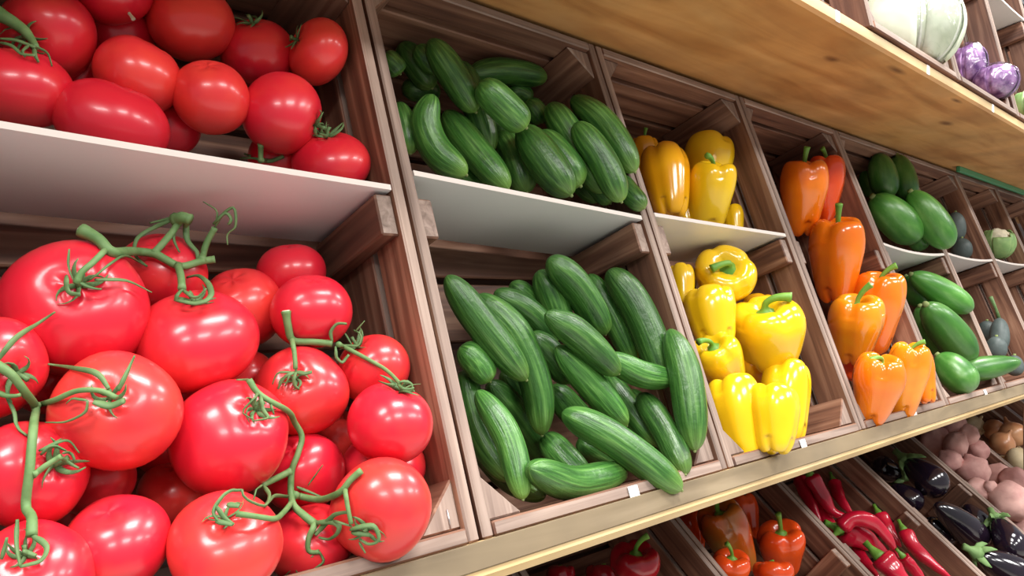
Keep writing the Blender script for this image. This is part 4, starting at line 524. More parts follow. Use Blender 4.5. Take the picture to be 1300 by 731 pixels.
 ('branching vine with many curled sepals over the lower middle tomatoes', [('m', 0.0017, 0.0023, [(0.2131, 0.511, 1.4427), (0.2144, 0.5097, 1.4398), (0.2155, 0.5082, 1.437), (0.217, 0.5062, 1.4343), (0.2187, 0.5043, 1.4323), (0.2209, 0.5029, 1.4303), (0.2235, 0.5015, 1.4283), (0.2264, 0.501, 1.4264), (0.23, 0.5015, 1.4243), (0.2346, 0.5037, 1.4219), (0.2425, 0.511, 1.4176), (0.248, 0.517, 1.4136), (0.2524, 0.523, 1.4093), (0.256, 0.5271, 1.4051), (0.259, 0.5288, 1.4014), (0.2611, 0.5287, 1.3978), (0.2619, 0.5279, 1.3943), (0.2613, 0.5268, 1.3911), (0.2598, 0.5257, 1.3879), (0.258, 0.5246, 1.3846), (0.2564, 0.5236, 1.3813), (0.2548, 0.5231, 1.3785), (0.2532, 0.5229, 1.3755), (0.252, 0.523, 1.3722), (0.2513, 0.5231, 1.3684), (0.2509, 0.5229, 1.365), (0.2506, 0.5226, 1.3613), (0.25, 0.5215, 1.3576), (0.2485, 0.5176, 1.3528), (0.2472, 0.5136, 1.3506), (0.2463, 0.5089, 1.3484), (0.2463, 0.5039, 1.3465), (0.2469, 0.4994, 1.345), (0.2479, 0.4959, 1.3435), (0.2494, 0.4929, 1.3415), (0.2511, 0.4905, 1.3396), (0.2529, 0.4883, 1.3378)]), ('m', 0.0017, 0.0015, [(0.247, 0.5139, 1.3489), (0.2357, 0.495, 1.3521), (0.2282, 0.4842, 1.3531), (0.2188, 0.4692, 1.3558), (0.2098, 0.4553, 1.3584), (0.2025, 0.4462, 1.361), (0.1974, 0.4416, 1.3632), (0.1916, 0.4398, 1.3655), (0.1883, 0.44, 1.3666), (0.1854, 0.4406, 1.3675), (0.1828, 0.4416, 1.3682), (0.1803, 0.4429, 1.3688), (0.178, 0.4445, 1.3693)]), ('m', 0.0023, 0.0019, [(0.2513, 0.523, 1.37), (0.2479, 0.5237, 1.3689), (0.2415, 0.5222, 1.3675), (0.236, 0.519, 1.3671), (0.2278, 0.5132, 1.3669), (0.2223, 0.5087, 1.3669)]), ('s', 0.0013, 0.0007, [(0.2223, 0.5087, 1.3669), (0.2163, 0.4887, 1.3689), (0.2139, 0.4785, 1.3685), (0.2087, 0.4669, 1.3685), (0.2025, 0.4562, 1.3682), (0.1975, 0.451, 1.369), (0.1924, 0.4504, 1.3715), (0.1895, 0.4518, 1.3734), (0.1875, 0.4537, 1.375), (0.1861, 0.4551, 1.3776), (0.1857, 0.4554, 1.3807)]), ('s', 0.0019, 0.0011, [(0.2018, 0.4568, 1.367), (0.2093, 0.469, 1.3661), (0.2239, 0.4926, 1.3622), (0.2377, 0.5098, 1.3564), (0.2436, 0.5132, 1.3543)]), ('s', 0.0012, 0.0005, [(0.2223, 0.5087, 1.3669), (0.1985, 0.4617, 1.3777), (0.1942, 0.4594, 1.3753), (0.1933, 0.4552, 1.3729)]), ('s', 0.0015, 0.0007, [(0.1677, 0.4451, 1.3665), (0.1666, 0.447, 1.3687), (0.1658, 0.4489, 1.3711), (0.1676, 0.4507, 1.3743), (0.1698, 0.4519, 1.3764), (0.1725, 0.4534, 1.3784), (0.1754, 0.4552, 1.3798), (0.1802, 0.4572, 1.3806), (0.1833, 0.4571, 1.3801), (0.186, 0.456, 1.38)]), ('s', 0.0016, 0.0009, [(0.1663, 0.4463, 1.3669), (0.1687, 0.4439, 1.3662), (0.1713, 0.4419, 1.3654), (0.1738, 0.4399, 1.3645)]), ('s', 0.0013, 0.0008, [(0.1678, 0.4504, 1.3747), (0.1686, 0.4472, 1.3726), (0.1706, 0.4451, 1.3687), (0.1732, 0.4425, 1.3657), (0.1751, 0.4409, 1.364)]), ('s', 0.0018, 0.0014, [(0.1747, 0.4509, 1.3743), (0.177, 0.449, 1.3739), (0.1782, 0.448, 1.3737), (0.1806, 0.4461, 1.3732)]), ('m', 0.0023, 0.002, [(0.25, 0.5162, 1.3537), (0.256, 0.5205, 1.351), (0.2588, 0.5179, 1.3501), (0.2612, 0.5147, 1.3494), (0.2632, 0.5072, 1.3497), (0.2632, 0.4998, 1.3512), (0.2626, 0.4909, 1.3538), (0.2618, 0.4823, 1.3568), (0.2615, 0.475, 1.3597), (0.2619, 0.4701, 1.3621), (0.2634, 0.467, 1.3647), (0.2651, 0.4657, 1.3675), (0.2677, 0.4642, 1.3713), (0.2699, 0.4629, 1.3736), (0.272, 0.4615, 1.3757), (0.2741, 0.4599, 1.3778)]), ('m', 0.0016, 0.0013, [(0.2644, 0.4661, 1.3644), (0.2601, 0.4573, 1.3631), (0.2603, 0.4564, 1.3594), (0.2603, 0.4552, 1.356), (0.2606, 0.4536, 1.3509), (0.261, 0.4528, 1.3475), (0.2615, 0.4521, 1.3442)]), ('s', 0.0018, 0.0011, [(0.2611, 0.4525, 1.3404), (0.262, 0.4475, 1.3423), (0.2645, 0.4451, 1.3432), (0.2684, 0.4414, 1.3441), (0.2709, 0.4392, 1.344), (0.2726, 0.4379, 1.3417), (0.274, 0.4372, 1.3379), (0.2745, 0.4373, 1.3345), (0.2731, 0.4393, 1.3317), (0.2697, 0.4433, 1.3306), (0.2676, 0.4457, 1.3321), (0.2653, 0.4479, 1.334)]), ('s', 0.002, 0.0011, [(0.2619, 0.4518, 1.3387), (0.2637, 0.4466, 1.3388), (0.2669, 0.444, 1.338), (0.2701, 0.4414, 1.3372)]), ('s', 0.0011, 0.0005, [(0.2653, 0.448, 1.3318), (0.2675, 0.4482, 1.3283), (0.2682, 0.4477, 1.3267), (0.2696, 0.4468, 1.3236)]), ('m', 0.0022, 0.0013, [(0.2529, 0.4883, 1.3378), (0.2487, 0.4835, 1.3362), (0.2473, 0.4844, 1.3328), (0.2461, 0.4848, 1.3297), (0.2455, 0.4848, 1.3241), (0.2462, 0.484, 1.3209), (0.2485, 0.4821, 1.32), (0.2515, 0.4795, 1.3205)]), ('s', 0.0013, 0.0007, [(0.2515, 0.4795, 1.3205), (0.2541, 0.48, 1.3165), (0.2551, 0.4792, 1.3132), (0.2537, 0.4803, 1.3109), (0.25, 0.4834, 1.3081), (0.2469, 0.4857, 1.3063), (0.2441, 0.4878, 1.3051), (0.2418, 0.4894, 1.3046), (0.2396, 0.4908, 1.3077), (0.2413, 0.4886, 1.3118), (0.2435, 0.4865, 1.3137), (0.2461, 0.4842, 1.3158), (0.2485, 0.482, 1.3178)]), ('s', 0.0017, 0.0009, [(0.2498, 0.4821, 1.332), (0.2526, 0.4821, 1.3342), (0.2545, 0.4773, 1.3395), (0.2552, 0.4733, 1.3431), (0.2556, 0.469, 1.3463), (0.2564, 0.4649, 1.3491), (0.2592, 0.4592, 1.351), (0.2613, 0.456, 1.3515)]), ('s', 0.0019, 0.0011, [(0.2529, 0.4883, 1.3389), (0.2529, 0.4802, 1.3409), (0.2548, 0.4756, 1.3417), (0.2561, 0.4708, 1.3425), (0.2572, 0.4667, 1.3425), (0.2585, 0.4633, 1.3403), (0.2585, 0.4658, 1.3354), (0.2573, 0.4697, 1.3319), (0.2562, 0.4738, 1.3296), (0.2544, 0.4777, 1.3294), (0.2522, 0.481, 1.3301)]), ('s', 0.0008, 0.0003, [(0.2448, 0.4854, 1.3167), (0.2427, 0.4872, 1.3143), (0.2407, 0.4894, 1.3118), (0.2378, 0.4928, 1.3079), (0.2359, 0.495, 1.3054), (0.2339, 0.4971, 1.3028)]), ('s', 0.0009, 0.0005, [(0.2565, 0.4673, 1.344), (0.256, 0.4591, 1.3448), (0.2598, 0.4552, 1.3433), (0.2623, 0.4524, 1.3423)]), ('s', 0.0012, 0.0006, [(0.2535, 0.5183, 1.3586), (0.2582, 0.5192, 1.356), (0.2615, 0.5171, 1.3543), (0.2663, 0.514, 1.3517), (0.2695, 0.5116, 1.35)]), ('s', 0.0008, 0.0004, [(0.2617, 0.5168, 1.3587), (0.2643, 0.5166, 1.3617), (0.2664, 0.5153, 1.3651), (0.2695, 0.5134, 1.3701), (0.2715, 0.512, 1.3735)]), ('s', 0.0013, 0.0005, [(0.2176, 0.5053, 1.4328), (0.2096, 0.493, 1.4321), (0.2061, 0.4939, 1.4284), (0.2035, 0.4947, 1.4255), (0.202, 0.4947, 1.4226), (0.2048, 0.492, 1.4197), (0.2076, 0.4895, 1.418)]), ('s', 0.0015, 0.0007, [(0.2185, 0.5046, 1.4317), (0.2156, 0.4961, 1.4291), (0.2159, 0.4951, 1.4256), (0.2162, 0.4933, 1.4226), (0.2175, 0.4888, 1.4184), (0.2153, 0.4887, 1.4175), (0.2119, 0.4903, 1.417), (0.2086, 0.4919, 1.4165)]), ('s', 0.0013, 0.0007, [(0.2169, 0.5063, 1.4339), (0.2113, 0.4953, 1.4311), (0.211, 0.4957, 1.4289), (0.2104, 0.4961, 1.4245)]), ('s', 0.0011, 0.0005, [(0.2131, 0.511, 1.4427), (0.2136, 0.521, 1.4419), (0.2123, 0.5223, 1.4419), (0.2096, 0.5247, 1.4419)]), ('s', 0.001, 0.0004, [(0.225, 0.5022, 1.4258), (0.2242, 0.4978, 1.4232), (0.2246, 0.4975, 1.4216), (0.2255, 0.4969, 1.4185)])]),
 ('upright vine with a long pointed sepal at the left frame edge', [('m', 0.0021, 0.0023, [(0.066, 0.522, 1.4619), (0.0678, 0.5209, 1.4604), (0.0697, 0.5199, 1.459), (0.0716, 0.5194, 1.4573), (0.0735, 0.5193, 1.4554), (0.0752, 0.5198, 1.4533), (0.0768, 0.5205, 1.4508), (0.0785, 0.5216, 1.4482), (0.0802, 0.5234, 1.4455), (0.0822, 0.5268, 1.4427), (0.0847, 0.5319, 1.4395), (0.0873, 0.5381, 1.4363), (0.0892, 0.5424, 1.4332), (0.0897, 0.542, 1.4307), (0.0887, 0.5366, 1.4292), (0.0868, 0.5277, 1.4277), (0.0849, 0.5187, 1.4251), (0.0836, 0.5117, 1.4239), (0.0827, 0.5072, 1.4221), (0.082, 0.5043, 1.4198), (0.0812, 0.5012, 1.4159), (0.0807, 0.4996, 1.4132), (0.0803, 0.4983, 1.4104), (0.08, 0.4973, 1.4077), (0.0797, 0.4966, 1.4051), (0.0794, 0.4961, 1.4023), (0.0791, 0.4959, 1.3994), (0.0788, 0.4959, 1.3964), (0.0785, 0.496, 1.3934), (0.0782, 0.4963, 1.3905), (0.0781, 0.4966, 1.3878), (0.0779, 0.4967, 1.3854), (0.0778, 0.4961, 1.3834), (0.0779, 0.4942, 1.3806), (0.0785, 0.4902, 1.3794), (0.0788, 0.4854, 1.3784), (0.0783, 0.481, 1.3771), (0.0777, 0.4774, 1.3753), (0.0773, 0.4752, 1.3731), (0.077, 0.4736, 1.3709)]), ('m', 0.0017, 0.0014, [(0.0899, 0.5417, 1.4331), (0.0948, 0.5564, 1.4319), (0.0954, 0.5448, 1.4339), (0.0949, 0.5281, 1.4366), (0.0957, 0.5181, 1.4386), (0.098, 0.5119, 1.4408), (0.0999, 0.509, 1.4423), (0.1019, 0.5067, 1.4435), (0.104, 0.5046, 1.4445), (0.1062, 0.5025, 1.445), (0.1085, 0.5003, 1.4453), (0.1108, 0.4983, 1.4453), (0.1141, 0.4955, 1.4449), (0.1163, 0.4938, 1.4443), (0.1185, 0.4921, 1.4431), (0.1204, 0.4906, 1.4417), (0.1224, 0.4889, 1.4403)]), ('s', 0.0019, 0.0005, [(0.0666, 0.5213, 1.4638), (0.0682, 0.5222, 1.4659), (0.0697, 0.522, 1.4683), (0.0712, 0.5224, 1.4705), (0.0729, 0.5234, 1.4727), (0.0746, 0.5248, 1.4748), (0.0766, 0.5267, 1.4766), (0.079, 0.5292, 1.4784), (0.083, 0.5343, 1.4807), (0.0859, 0.5381, 1.4821), (0.0887, 0.5416, 1.4835), (0.0911, 0.5439, 1.4849), (0.0936, 0.5445, 1.4867), (0.0957, 0.5439, 1.4884), (0.0976, 0.5427, 1.4901), (0.0995, 0.5412, 1.4918)]), ('s', 0.0012, 0.0007, [(0.0722, 0.5271, 1.442), (0.0734, 0.527, 1.4391), (0.0746, 0.5264, 1.4363), (0.0759, 0.5248, 1.4323), (0.0762, 0.523, 1.4292), (0.0762, 0.5207, 1.4264), (0.0773, 0.5165, 1.423), (0.0789, 0.5137, 1.4213), (0.0806, 0.5113, 1.4197)]), ('m', 0.0016, 0.0009, [(0.0669, 0.5249, 1.445), (0.0694, 0.5239, 1.4438), (0.0719, 0.5229, 1.4427), (0.0758, 0.5214, 1.4425), (0.0782, 0.5199, 1.4431)]), ('s', 0.0017, 0.0005, [(0.1187, 0.4918, 1.446), (0.1181, 0.4955, 1.4482), (0.117, 0.4971, 1.4508), (0.1159, 0.4992, 1.453), (0.1136, 0.5034, 1.4553), (0.1119, 0.5066, 1.456), (0.1101, 0.5104, 1.4565), (0.1083, 0.5152, 1.4568), (0.1067, 0.5212, 1.457), (0.1056, 0.5283, 1.4571), (0.1035, 0.5384, 1.4573), (0.1017, 0.5431, 1.4575), (0.0995, 0.546, 1.4579), (0.0966, 0.5451, 1.4586)]), ('s', 0.0019, 0.0006, [(0.1239, 0.4916, 1.4442), (0.1251, 0.4916, 1.447), (0.1265, 0.4918, 1.4498), (0.128, 0.4928, 1.4526), (0.1305, 0.4953, 1.4565), (0.1321, 0.4969, 1.4593), (0.1336, 0.4979, 1.462), (0.1348, 0.498, 1.4648)]), ('s', 0.0012, 0.0005, [(0.1082, 0.4954, 1.4395), (0.1082, 0.4956, 1.4365), (0.1078, 0.496, 1.4335), (0.1064, 0.4973, 1.4314), (0.1045, 0.4991, 1.4299), (0.1024, 0.5014, 1.4284), (0.0991, 0.5053, 1.4266), (0.0971, 0.5082, 1.426), (0.095, 0.5112, 1.4258), (0.0929, 0.5141, 1.4258), (0.0906, 0.5167, 1.4257)]), ('s', 0.0021, 0.0019, [(0.1107, 0.4932, 1.4386), (0.1134, 0.4923, 1.4375), (0.1171, 0.4895, 1.4362), (0.1196, 0.488, 1.436), (0.1231, 0.4855, 1.4377), (0.1254, 0.4837, 1.4391)]), ('s', 0.0009, 0.0004, [(0.1079, 0.4957, 1.4395), (0.1044, 0.502, 1.44), (0.102, 0.5045, 1.4402), (0.0995, 0.5073, 1.4372)]), ('m', 0.0016, 0.0014, [(0.0808, 0.4943, 1.3996), (0.0832, 0.4961, 1.4007), (0.0851, 0.4953, 1.4024), (0.0871, 0.4951, 1.4039), (0.0904, 0.4949, 1.4059), (0.0925, 0.4943, 1.4072), (0.0945, 0.4931, 1.4085)]), ('s', 0.0011, 0.0005, [(0.0848, 0.5027, 1.4116), (0.0871, 0.5019, 1.4126), (0.0895, 0.5013, 1.4138), (0.0921, 0.5014, 1.4148), (0.0947, 0.5022, 1.4155), (0.0983, 0.5038, 1.4157), (0.1008, 0.5043, 1.4148), (0.1028, 0.5044, 1.4125), (0.1044, 0.5041, 1.4097), (0.1059, 0.5032, 1.4072)]), ('s', 0.0011, 0.0005, [(0.0945, 0.4931, 1.4076), (0.0985, 0.5007, 1.4039), (0.102, 0.4985, 1.401), (0.1043, 0.4969, 1.3995)]), ('s', 0.0014, 0.0006, [(0.0858, 0.5018, 1.4093), (0.0876, 0.5007, 1.4115), (0.0896, 0.5004, 1.4134), (0.0931, 0.5003, 1.4134), (0.0956, 0.4997, 1.4119), (0.0979, 0.4984, 1.4105)]), ('s', 0.0009, 0.0005, [(0.0952, 0.4925, 1.4104), (0.1003, 0.5026, 1.4085), (0.1025, 0.5016, 1.4059), (0.1028, 0.5019, 1.4022)]), ('s', 0.0014, 0.0008, [(0.0711, 0.4787, 1.3799), (0.071, 0.478, 1.3774), (0.0706, 0.4764, 1.3751), (0.0702, 0.4741, 1.373), (0.0698, 0.4716, 1.371), (0.0695, 0.4684, 1.3679), (0.0696, 0.4666, 1.3657), (0.0698, 0.4652, 1.3634), (0.0702, 0.4643, 1.3609), (0.0705, 0.4635, 1.3585)]), ('s', 0.0014, 0.0008, [(0.077, 0.4736, 1.3713), (0.0785, 0.4702, 1.3702), (0.0804, 0.4677, 1.3689), (0.0821, 0.4638, 1.3669), (0.0821, 0.4618, 1.3651), (0.0812, 0.4605, 1.3629), (0.0796, 0.46, 1.361), (0.0779, 0.4599, 1.3601), (0.0748, 0.4608, 1.3595), (0.0726, 0.4622, 1.359), (0.0705, 0.4635, 1.3585)]), ('s', 0.0013, 0.0007, [(0.0631, 0.4703, 1.3622), (0.064, 0.4708, 1.3662), (0.0647, 0.4711, 1.3689), (0.0655, 0.4712, 1.3731)]), ('s', 0.0013, 0.0008, [(0.0717, 0.4647, 1.3662), (0.0743, 0.4659, 1.3643), (0.0754, 0.465, 1.3638), (0.0775, 0.4632, 1.3627)])]),
 ('torn vine with a broad pale green leaf base in the top left corner', [('m', 0.0048, 0.0018, [(0.0847, 0.6814, 1.7198), (0.0874, 0.6793, 1.7182), (0.09, 0.6771, 1.7165), (0.0925, 0.6749, 1.7146), (0.095, 0.6728, 1.7124), (0.0973, 0.6704, 1.7101), (0.1002, 0.6644, 1.7056), (0.1015, 0.6585, 1.7013), (0.1026, 0.6519, 1.6965), (0.1033, 0.6451, 1.6918), (0.1037, 0.6384, 1.687)]), ('s', 0.0015, 0.0012, [(0.0828, 0.6493, 1.6914), (0.0857, 0.6467, 1.6911), (0.0901, 0.6429, 1.6906), (0.0929, 0.6406, 1.6898), (0.0957, 0.6384, 1.6885), (0.0997, 0.6351, 1.6866), (0.1023, 0.6329, 1.6853)]), ('s', 0.0011, 0.0009, [(0.0828, 0.6493, 1.6885), (0.0842, 0.6364, 1.6847), (0.0869, 0.6338, 1.6837), (0.0892, 0.6316, 1.6817), (0.0923, 0.6287, 1.6777), (0.0948, 0.6268, 1.6768), (0.0977, 0.6245, 1.6766), (0.1006, 0.622, 1.6764)]), ('s', 0.0009, 0.0005, [(0.1023, 0.6329, 1.6859), (0.1062, 0.6364, 1.686), (0.11, 0.6332, 1.6828), (0.1117, 0.6318, 1.6772), (0.1125, 0.631, 1.6731)]), ('s', 0.0017, 0.0007, [(0.1014, 0.6337, 1.6842), (0.1013, 0.6282, 1.6786), (0.1019, 0.628, 1.6767), (0.1034, 0.6271, 1.6731)]), ('s', 0.0017, 0.0008, [(0.0984, 0.6363, 1.6864), (0.0941, 0.6274, 1.6801), (0.0934, 0.6283, 1.6787), (0.0951, 0.6272, 1.6753)])]),
 ('short green stem stub above the right half of the lilac divider', [('m', 0.0019, 0.0023, [(0.2802, 0.6482, 1.6257), (0.2798, 0.6472, 1.6308), (0.2792, 0.6459, 1.6358), (0.2777, 0.6424, 1.6403)]), ('m', 0.0022, 0.0015, [(0.2802, 0.6481, 1.6271), (0.2899, 0.659, 1.6292), (0.2937, 0.6558, 1.6291), (0.2989, 0.6515, 1.6316), (0.3023, 0.6485, 1.6337)]), ('s', 0.0015, 0.0007, [(0.2802, 0.6481, 1.6271), (0.2834, 0.6684, 1.6319), (0.2777, 0.675, 1.6327), (0.2738, 0.6793, 1.6322)]), ('s', 0.0012, 0.0006, [(0.2807, 0.6723, 1.6343), (0.2808, 0.6784, 1.6361), (0.28, 0.6793, 1.6366), (0.2783, 0.6812, 1.6375)])])]

# ------------------------------------------------------------------ tomatoes
def tom_mesh(seed):
    rnd=random.Random(seed); nb=rnd.choice((4,5,6)); ph=rnd.random()*6; k1=rnd.uniform(.012,.035); dm=rnd.uniform(.10,.17)
    prof=[]; n=26
    for k in range(n):
        a=-math.pi/2+math.pi*(k+.35)/(n-.3); prof.append((math.cos(a)**.94,math.sin(a)))
    def fn(th,t,r,z):
        rr=r*(1+k1*math.cos(nb*th+ph)*(.35+.65*max(0,z))+.03*math.cos(th*2+ph)+.012*math.sin(3*th))
        zz=z-dm*math.exp(-(r/.3)**2)*(z>0)*(1+.25*math.cos(nb*th+ph))+.05*math.exp(-(r/.25)**2)*(z<0)
        return rr,zz
    V,F=lathe(prof,40,fn); me=bpy.data.meshes.new('tomato'); me.from_pydata([tuple(v) for v in V],[],F); me.update(); me.materials.append(M['tomato'])
    me.polygons.foreach_set('use_smooth',[True]*len(me.polygons)); return me
TM=[tom_mesh(s) for s in range(6)]
def calyx_mesh(seed):
    rnd=random.Random(seed+50); parts=[]; n=rnd.choice((5,6)); ph=rnd.random()*6
    for k in range(n):
        a=ph+2*math.pi*k/n+rnd.uniform(-.2,.2); L=rnd.uniform(.36,.55); cu=rnd.uniform(-.1,.3); tw=rnd.uniform(-1.1,1.1)
        pts=[]
        for q in range(7):
            t=q/6; rho=.03+L*t*(1-.25*max(0,cu)*t); aa=a+tw*t*t
            pts.append(Vector((rho*math.cos(aa),rho*math.sin(aa),.02+.13*math.sin(min(1,t*1.3)*1.5)+cu*t**2.2*.8)))
        parts.append(sweep(pts,[.045,.06,.058,.05,.038,.026,.01],8,None,.45))
    st=[Vector((0,0,-.02)),Vector((.01,0,.12)),Vector((.05,.02,.24)),Vector((.11,.05,.32))]
    parts.append(sweep(st,[.085,.05,.045,.055],8))
    V,F,_=merge(parts); me=bpy.data.meshes.new('calyx'); me.from_pydata([tuple(v) for v in V],[],F); me.update(); me.materials.append(M['sepal'])
    me.polygons.foreach_set('use_smooth',[True]*len(me.polygons)); return me
CM=[calyx_mesh(s) for s in range(4)]
for k,(p,a,b,ax,cal,lab) in enumerate(TOMATOES):
    o=link('tomato',TM[k%6],None,p); q=Vector(ax).to_track_quat('Z','Y'); o.rotation_mode='QUATERNION'
    from mathutils import Quaternion
    o.rotation_quaternion=q@Quaternion((0,0,1),k*1.3); o.scale=(a,a,b); tag(o,lab,'tomato','red tomatoes in the tomato crate')
    if cal: q1=link('calyx',CM[k%4],o,(0,0,.87)); q1.scale=(cal,)*3
    if k==2:
        q2=mk('stem_stub',*sweep([Vector((.55,.0,-.62)),Vector((.62,0,-.8)),Vector((.66,0,-1.0))],[.045,.04,.05],8)[:2],M['cut'],None)
        q2.parent=o; q2.matrix_parent_inverse=Matrix(); 
        # hang it below the tomato, as the photo shows
        d=o.rotation_quaternion.inverted()@Vector((.2,-.55,-.62)); d=Vector((d.x,d.y,d.z*a/b)).normalized()
        q2.data.clear_geometry(); v,f,_=sweep([d*.93,d*1.12,d*1.3],[.05,.04,.055],8); q2.data.from_pydata([tuple(x) for x in v],[],f); q2.data.materials.clear(); q2.data.materials.append(M['cut'])
for lab,br in VINES:
    stems=[];root=None
    for kind,r0,r1,pts in br:
        if kind=='m':
            n=2*len(pts); path=spline(pts,n); stems.append(sweep(path,[(r0+(r1-r0)*i/(n-1))*1.15*(1+.25*math.exp(-((i/(n-1))/.06)**2)+.12*math.exp(-((1-i/(n-1))/.08)**2)) for i in range(n)],9))
    V,F,_=merge(stems); c,V=center(V)
    root=mk('tomato_vine',V,F,M['stem'],None,c); tag(root,lab,'vine','green tomato vines among the tomatoes')
    for kind,r0,r1,pts in br:
        if kind=='s':
            n=2*len(pts); path=[q-c for q in spline(pts,n)]
            v,f,_=sweep(path,[1.3*(r0*min(1,.55+2*i/n)+(r1-r0)*(i/(n-1))**1.3) for i in range(n)],8,None,.6); mk('sepal',v,f,M['sepal'],root)
        elif kind=='m' and r0>.0028:
            a=Vector(pts[0]);b_=Vector(pts[1]); d=(a-b_).normalized(); v,f,_=sweep([a-c-d*.0005,a-c+d*.0008],[r0*1.1,r0*1.05],9); q=mk('cut_end',v,f,M['cut'],root); q['label']='pale dry cut end'
# ------------------------------------------------------------------ cucumbers
def cucumber(k,pts,r,comp,lab):
    rnd=random.Random(k*7+3); n=30; path=spline(pts,60); ts=[.5-.5*math.cos(math.pi*i/(n-1)) for i in range(n)]; P_=resample(path,ts)
    r*=1.07; pw=rnd.uniform(2.9,4.4); neck=rnd.uniform(-.03,.14); nr=rnd.choice((5,6,7)); ph=rnd.random()*6
    rad=[]
    for t in ts:
        u=abs(2*t-1); R=r*max(.02,(1-u**pw)**(.5))*(1-neck*max(0,(.35-t)/.35)); rad.append(max(R,r*.1))
    sec=lambda a,t:1+.018*math.cos(nr*a+ph)+.02*math.sin(2*a+ph+t*3)
    V,F,UV=sweep(P_,rad,18,sec); c,V=center(V); o=mk('cucumber',V,F,M['cuke'],None,c,UV)
    tag(o,lab,'cucumber','green mini cucumbers in the cucumber crate')
    d=(P_[-1]-P_[-3]).normalized(); e=P_[-1]-c; v,f,_=sweep([e-d*r*.06,e+d*r*.05,e+d*r*.11],[r*.13,r*.10,r*.07],8); mk('stem_end',v,f,M['stub'],o)
for k,a in enumerate(CUCUMBERS): cucumber(k,*a)
# ------------------------------------------------------------------ bell peppers
PG={('mid',2):'yellow bell peppers in the yellow pepper crate',('mid',3):'orange bell peppers in the orange pepper crate',('low',0):'dark red peppers in the lower crate',('low',1):'orange-red peppers in the lower crate'}
def pepper(k,p,a,b,ax,col,stem,cr,lab):
    rnd=random.Random(k*13+5); nl=rnd.choice((3,4,4)); ph=rnd.random()*6; tap=rnd.uniform(.84,1.0) if col<2 else rnd.uniform(.72,.9); dep=rnd.uniform(.10,.16)
    pr=[(.02,-.84),(.18,-.88),(.36,-.97),(.52,-.98),(.66,-.90),(.77,-.74),(.84,-.52),(.90,-.25),(.96,.05),(1.0,.33),(1.0,.55),(.95,.76),(.85,.91),(.70,.99),(.54,.985),(.40,.91),(.27,.80),(.15,.74),(.02,.73)]
    pp=spline([Vector((r,z,0)) for r,z in pr],44)
    amp=[rnd.uniform(.85,1.1) for _ in range(nl)]; bend=rnd.uniform(-.1,.1)
    def fn(th,t,r,z):
        lb=abs(math.cos(nl*(th+ph)/2)); i=int(((th+ph)*nl/(2*math.pi)+.5))%nl
        v=(1-lb)**2.2; edge=.5+.9*abs(z)**2
        r0=tap+(1-tap)*min(1,max(0,(z+1)/1.25))
        rr=r*r0/1.0*(1-dep*v*edge)*(1+.05*(amp[i]-1)*8*lb*(.4+.3*abs(z)))
        zz=z-(.10*v*(abs(z)>.6)*(1 if z>0 else -1.3))*(r>.2)+.04*(amp[i]-1)*6*lb*(z>.5)*r
        return rr,zz
    V,F=lathe([(v.x,v.y) for v in pp],40,fn)
    sc=1/max(max(abs(v.x),abs(v.y)) for v in V)
    a=a*1.1; b=b*1.03
    V=[Vector((v.x*a*sc+bend*a*(v.z**2-.3),v.y*a*sc,v.z*b)) for v in V]
    o=mk('bell_pepper',V,F,M['pep%d'%col],None,p); o.rotation_mode='QUATERNION'; q=Vector(ax).to_track_quat('Z','Y'); o.rotation_quaternion=q
    tag(o,lab,'pepper',PG[tuple(cr)])
    if stem:
        s=q.inverted()@Vector(stem).normalized(); z0=b*.70; L=a*.62
        pts=[Vector((0,0,z0)),Vector((0,0,z0+a*.30))+s*a*.02,Vector((0,0,z0+a*.42))+s*L*.35,Vector((0,0,z0+a*.42))+s*L*.75,Vector((0,0,z0+a*.36))+s*L*1.12]
        path=spline(pts,18); rad=[a*(.26*math.exp(-(i/17/.10)**2)+.085+.05*(i/17)**3) for i in range(18)]
        v,f,_=sweep(path,rad,12,lambda t_,u:1+.09*math.cos(5*t_)); mk('stem',v,f,M['pstem'],o)
    else:
        v,f,_=sweep([Vector((0,0,b*.7)),Vector((0,0,b*.7+a*.12)),Vector((a*.04,0,b*.7+a*.30))],[a*.26,a*.12,a*.12],10); mk('stem',v,f,M['pstem'],o)
for k,x in enumerate(PEPPERS): pepper(k,*x)
# ------------------------------------------------------------------ the rest of the produce
def body(name,pts,r,prof,mt,n=26,seg=16,sec=None):
    path=spline(pts,60); ts=[.5-.5*math.cos(math.pi*i/(n-1)) for i in range(n)]; P_=resample(path,ts)
    V,F,UV=sweep(P_,[max(r*prof(t),r*.04) for t in ts],seg,sec); c,V=center(V); return mk(name,V,F,mt,None,c,UV),P_,c
def lump(name,p,rx,ry,mt,amp,fr,seed,axis=(0,0,1),sub=3):
    bm=bmesh.new(); bmesh.ops.create_icosphere(bm,subdivisions=sub,radius=1)
    for v in bm.verts:
        d=v.co.normalized(); k=1+amp*noise.noise(d*fr+Vector((seed*3.1,seed*1.7,0)))+amp*.5*noise.noise(d*fr*2.3+Vector((seed,0,9)))
        v.co=Vector((d.x*rx,d.y*rx,d.z*ry))*k
    me=bpy.data.meshes.new(name); bm.to_mesh(me); bm.free(); me.materials.append(mt); me.polygons.foreach_set('use_smooth',[True]*len(me.polygons))
    return link(name,me,None,p)
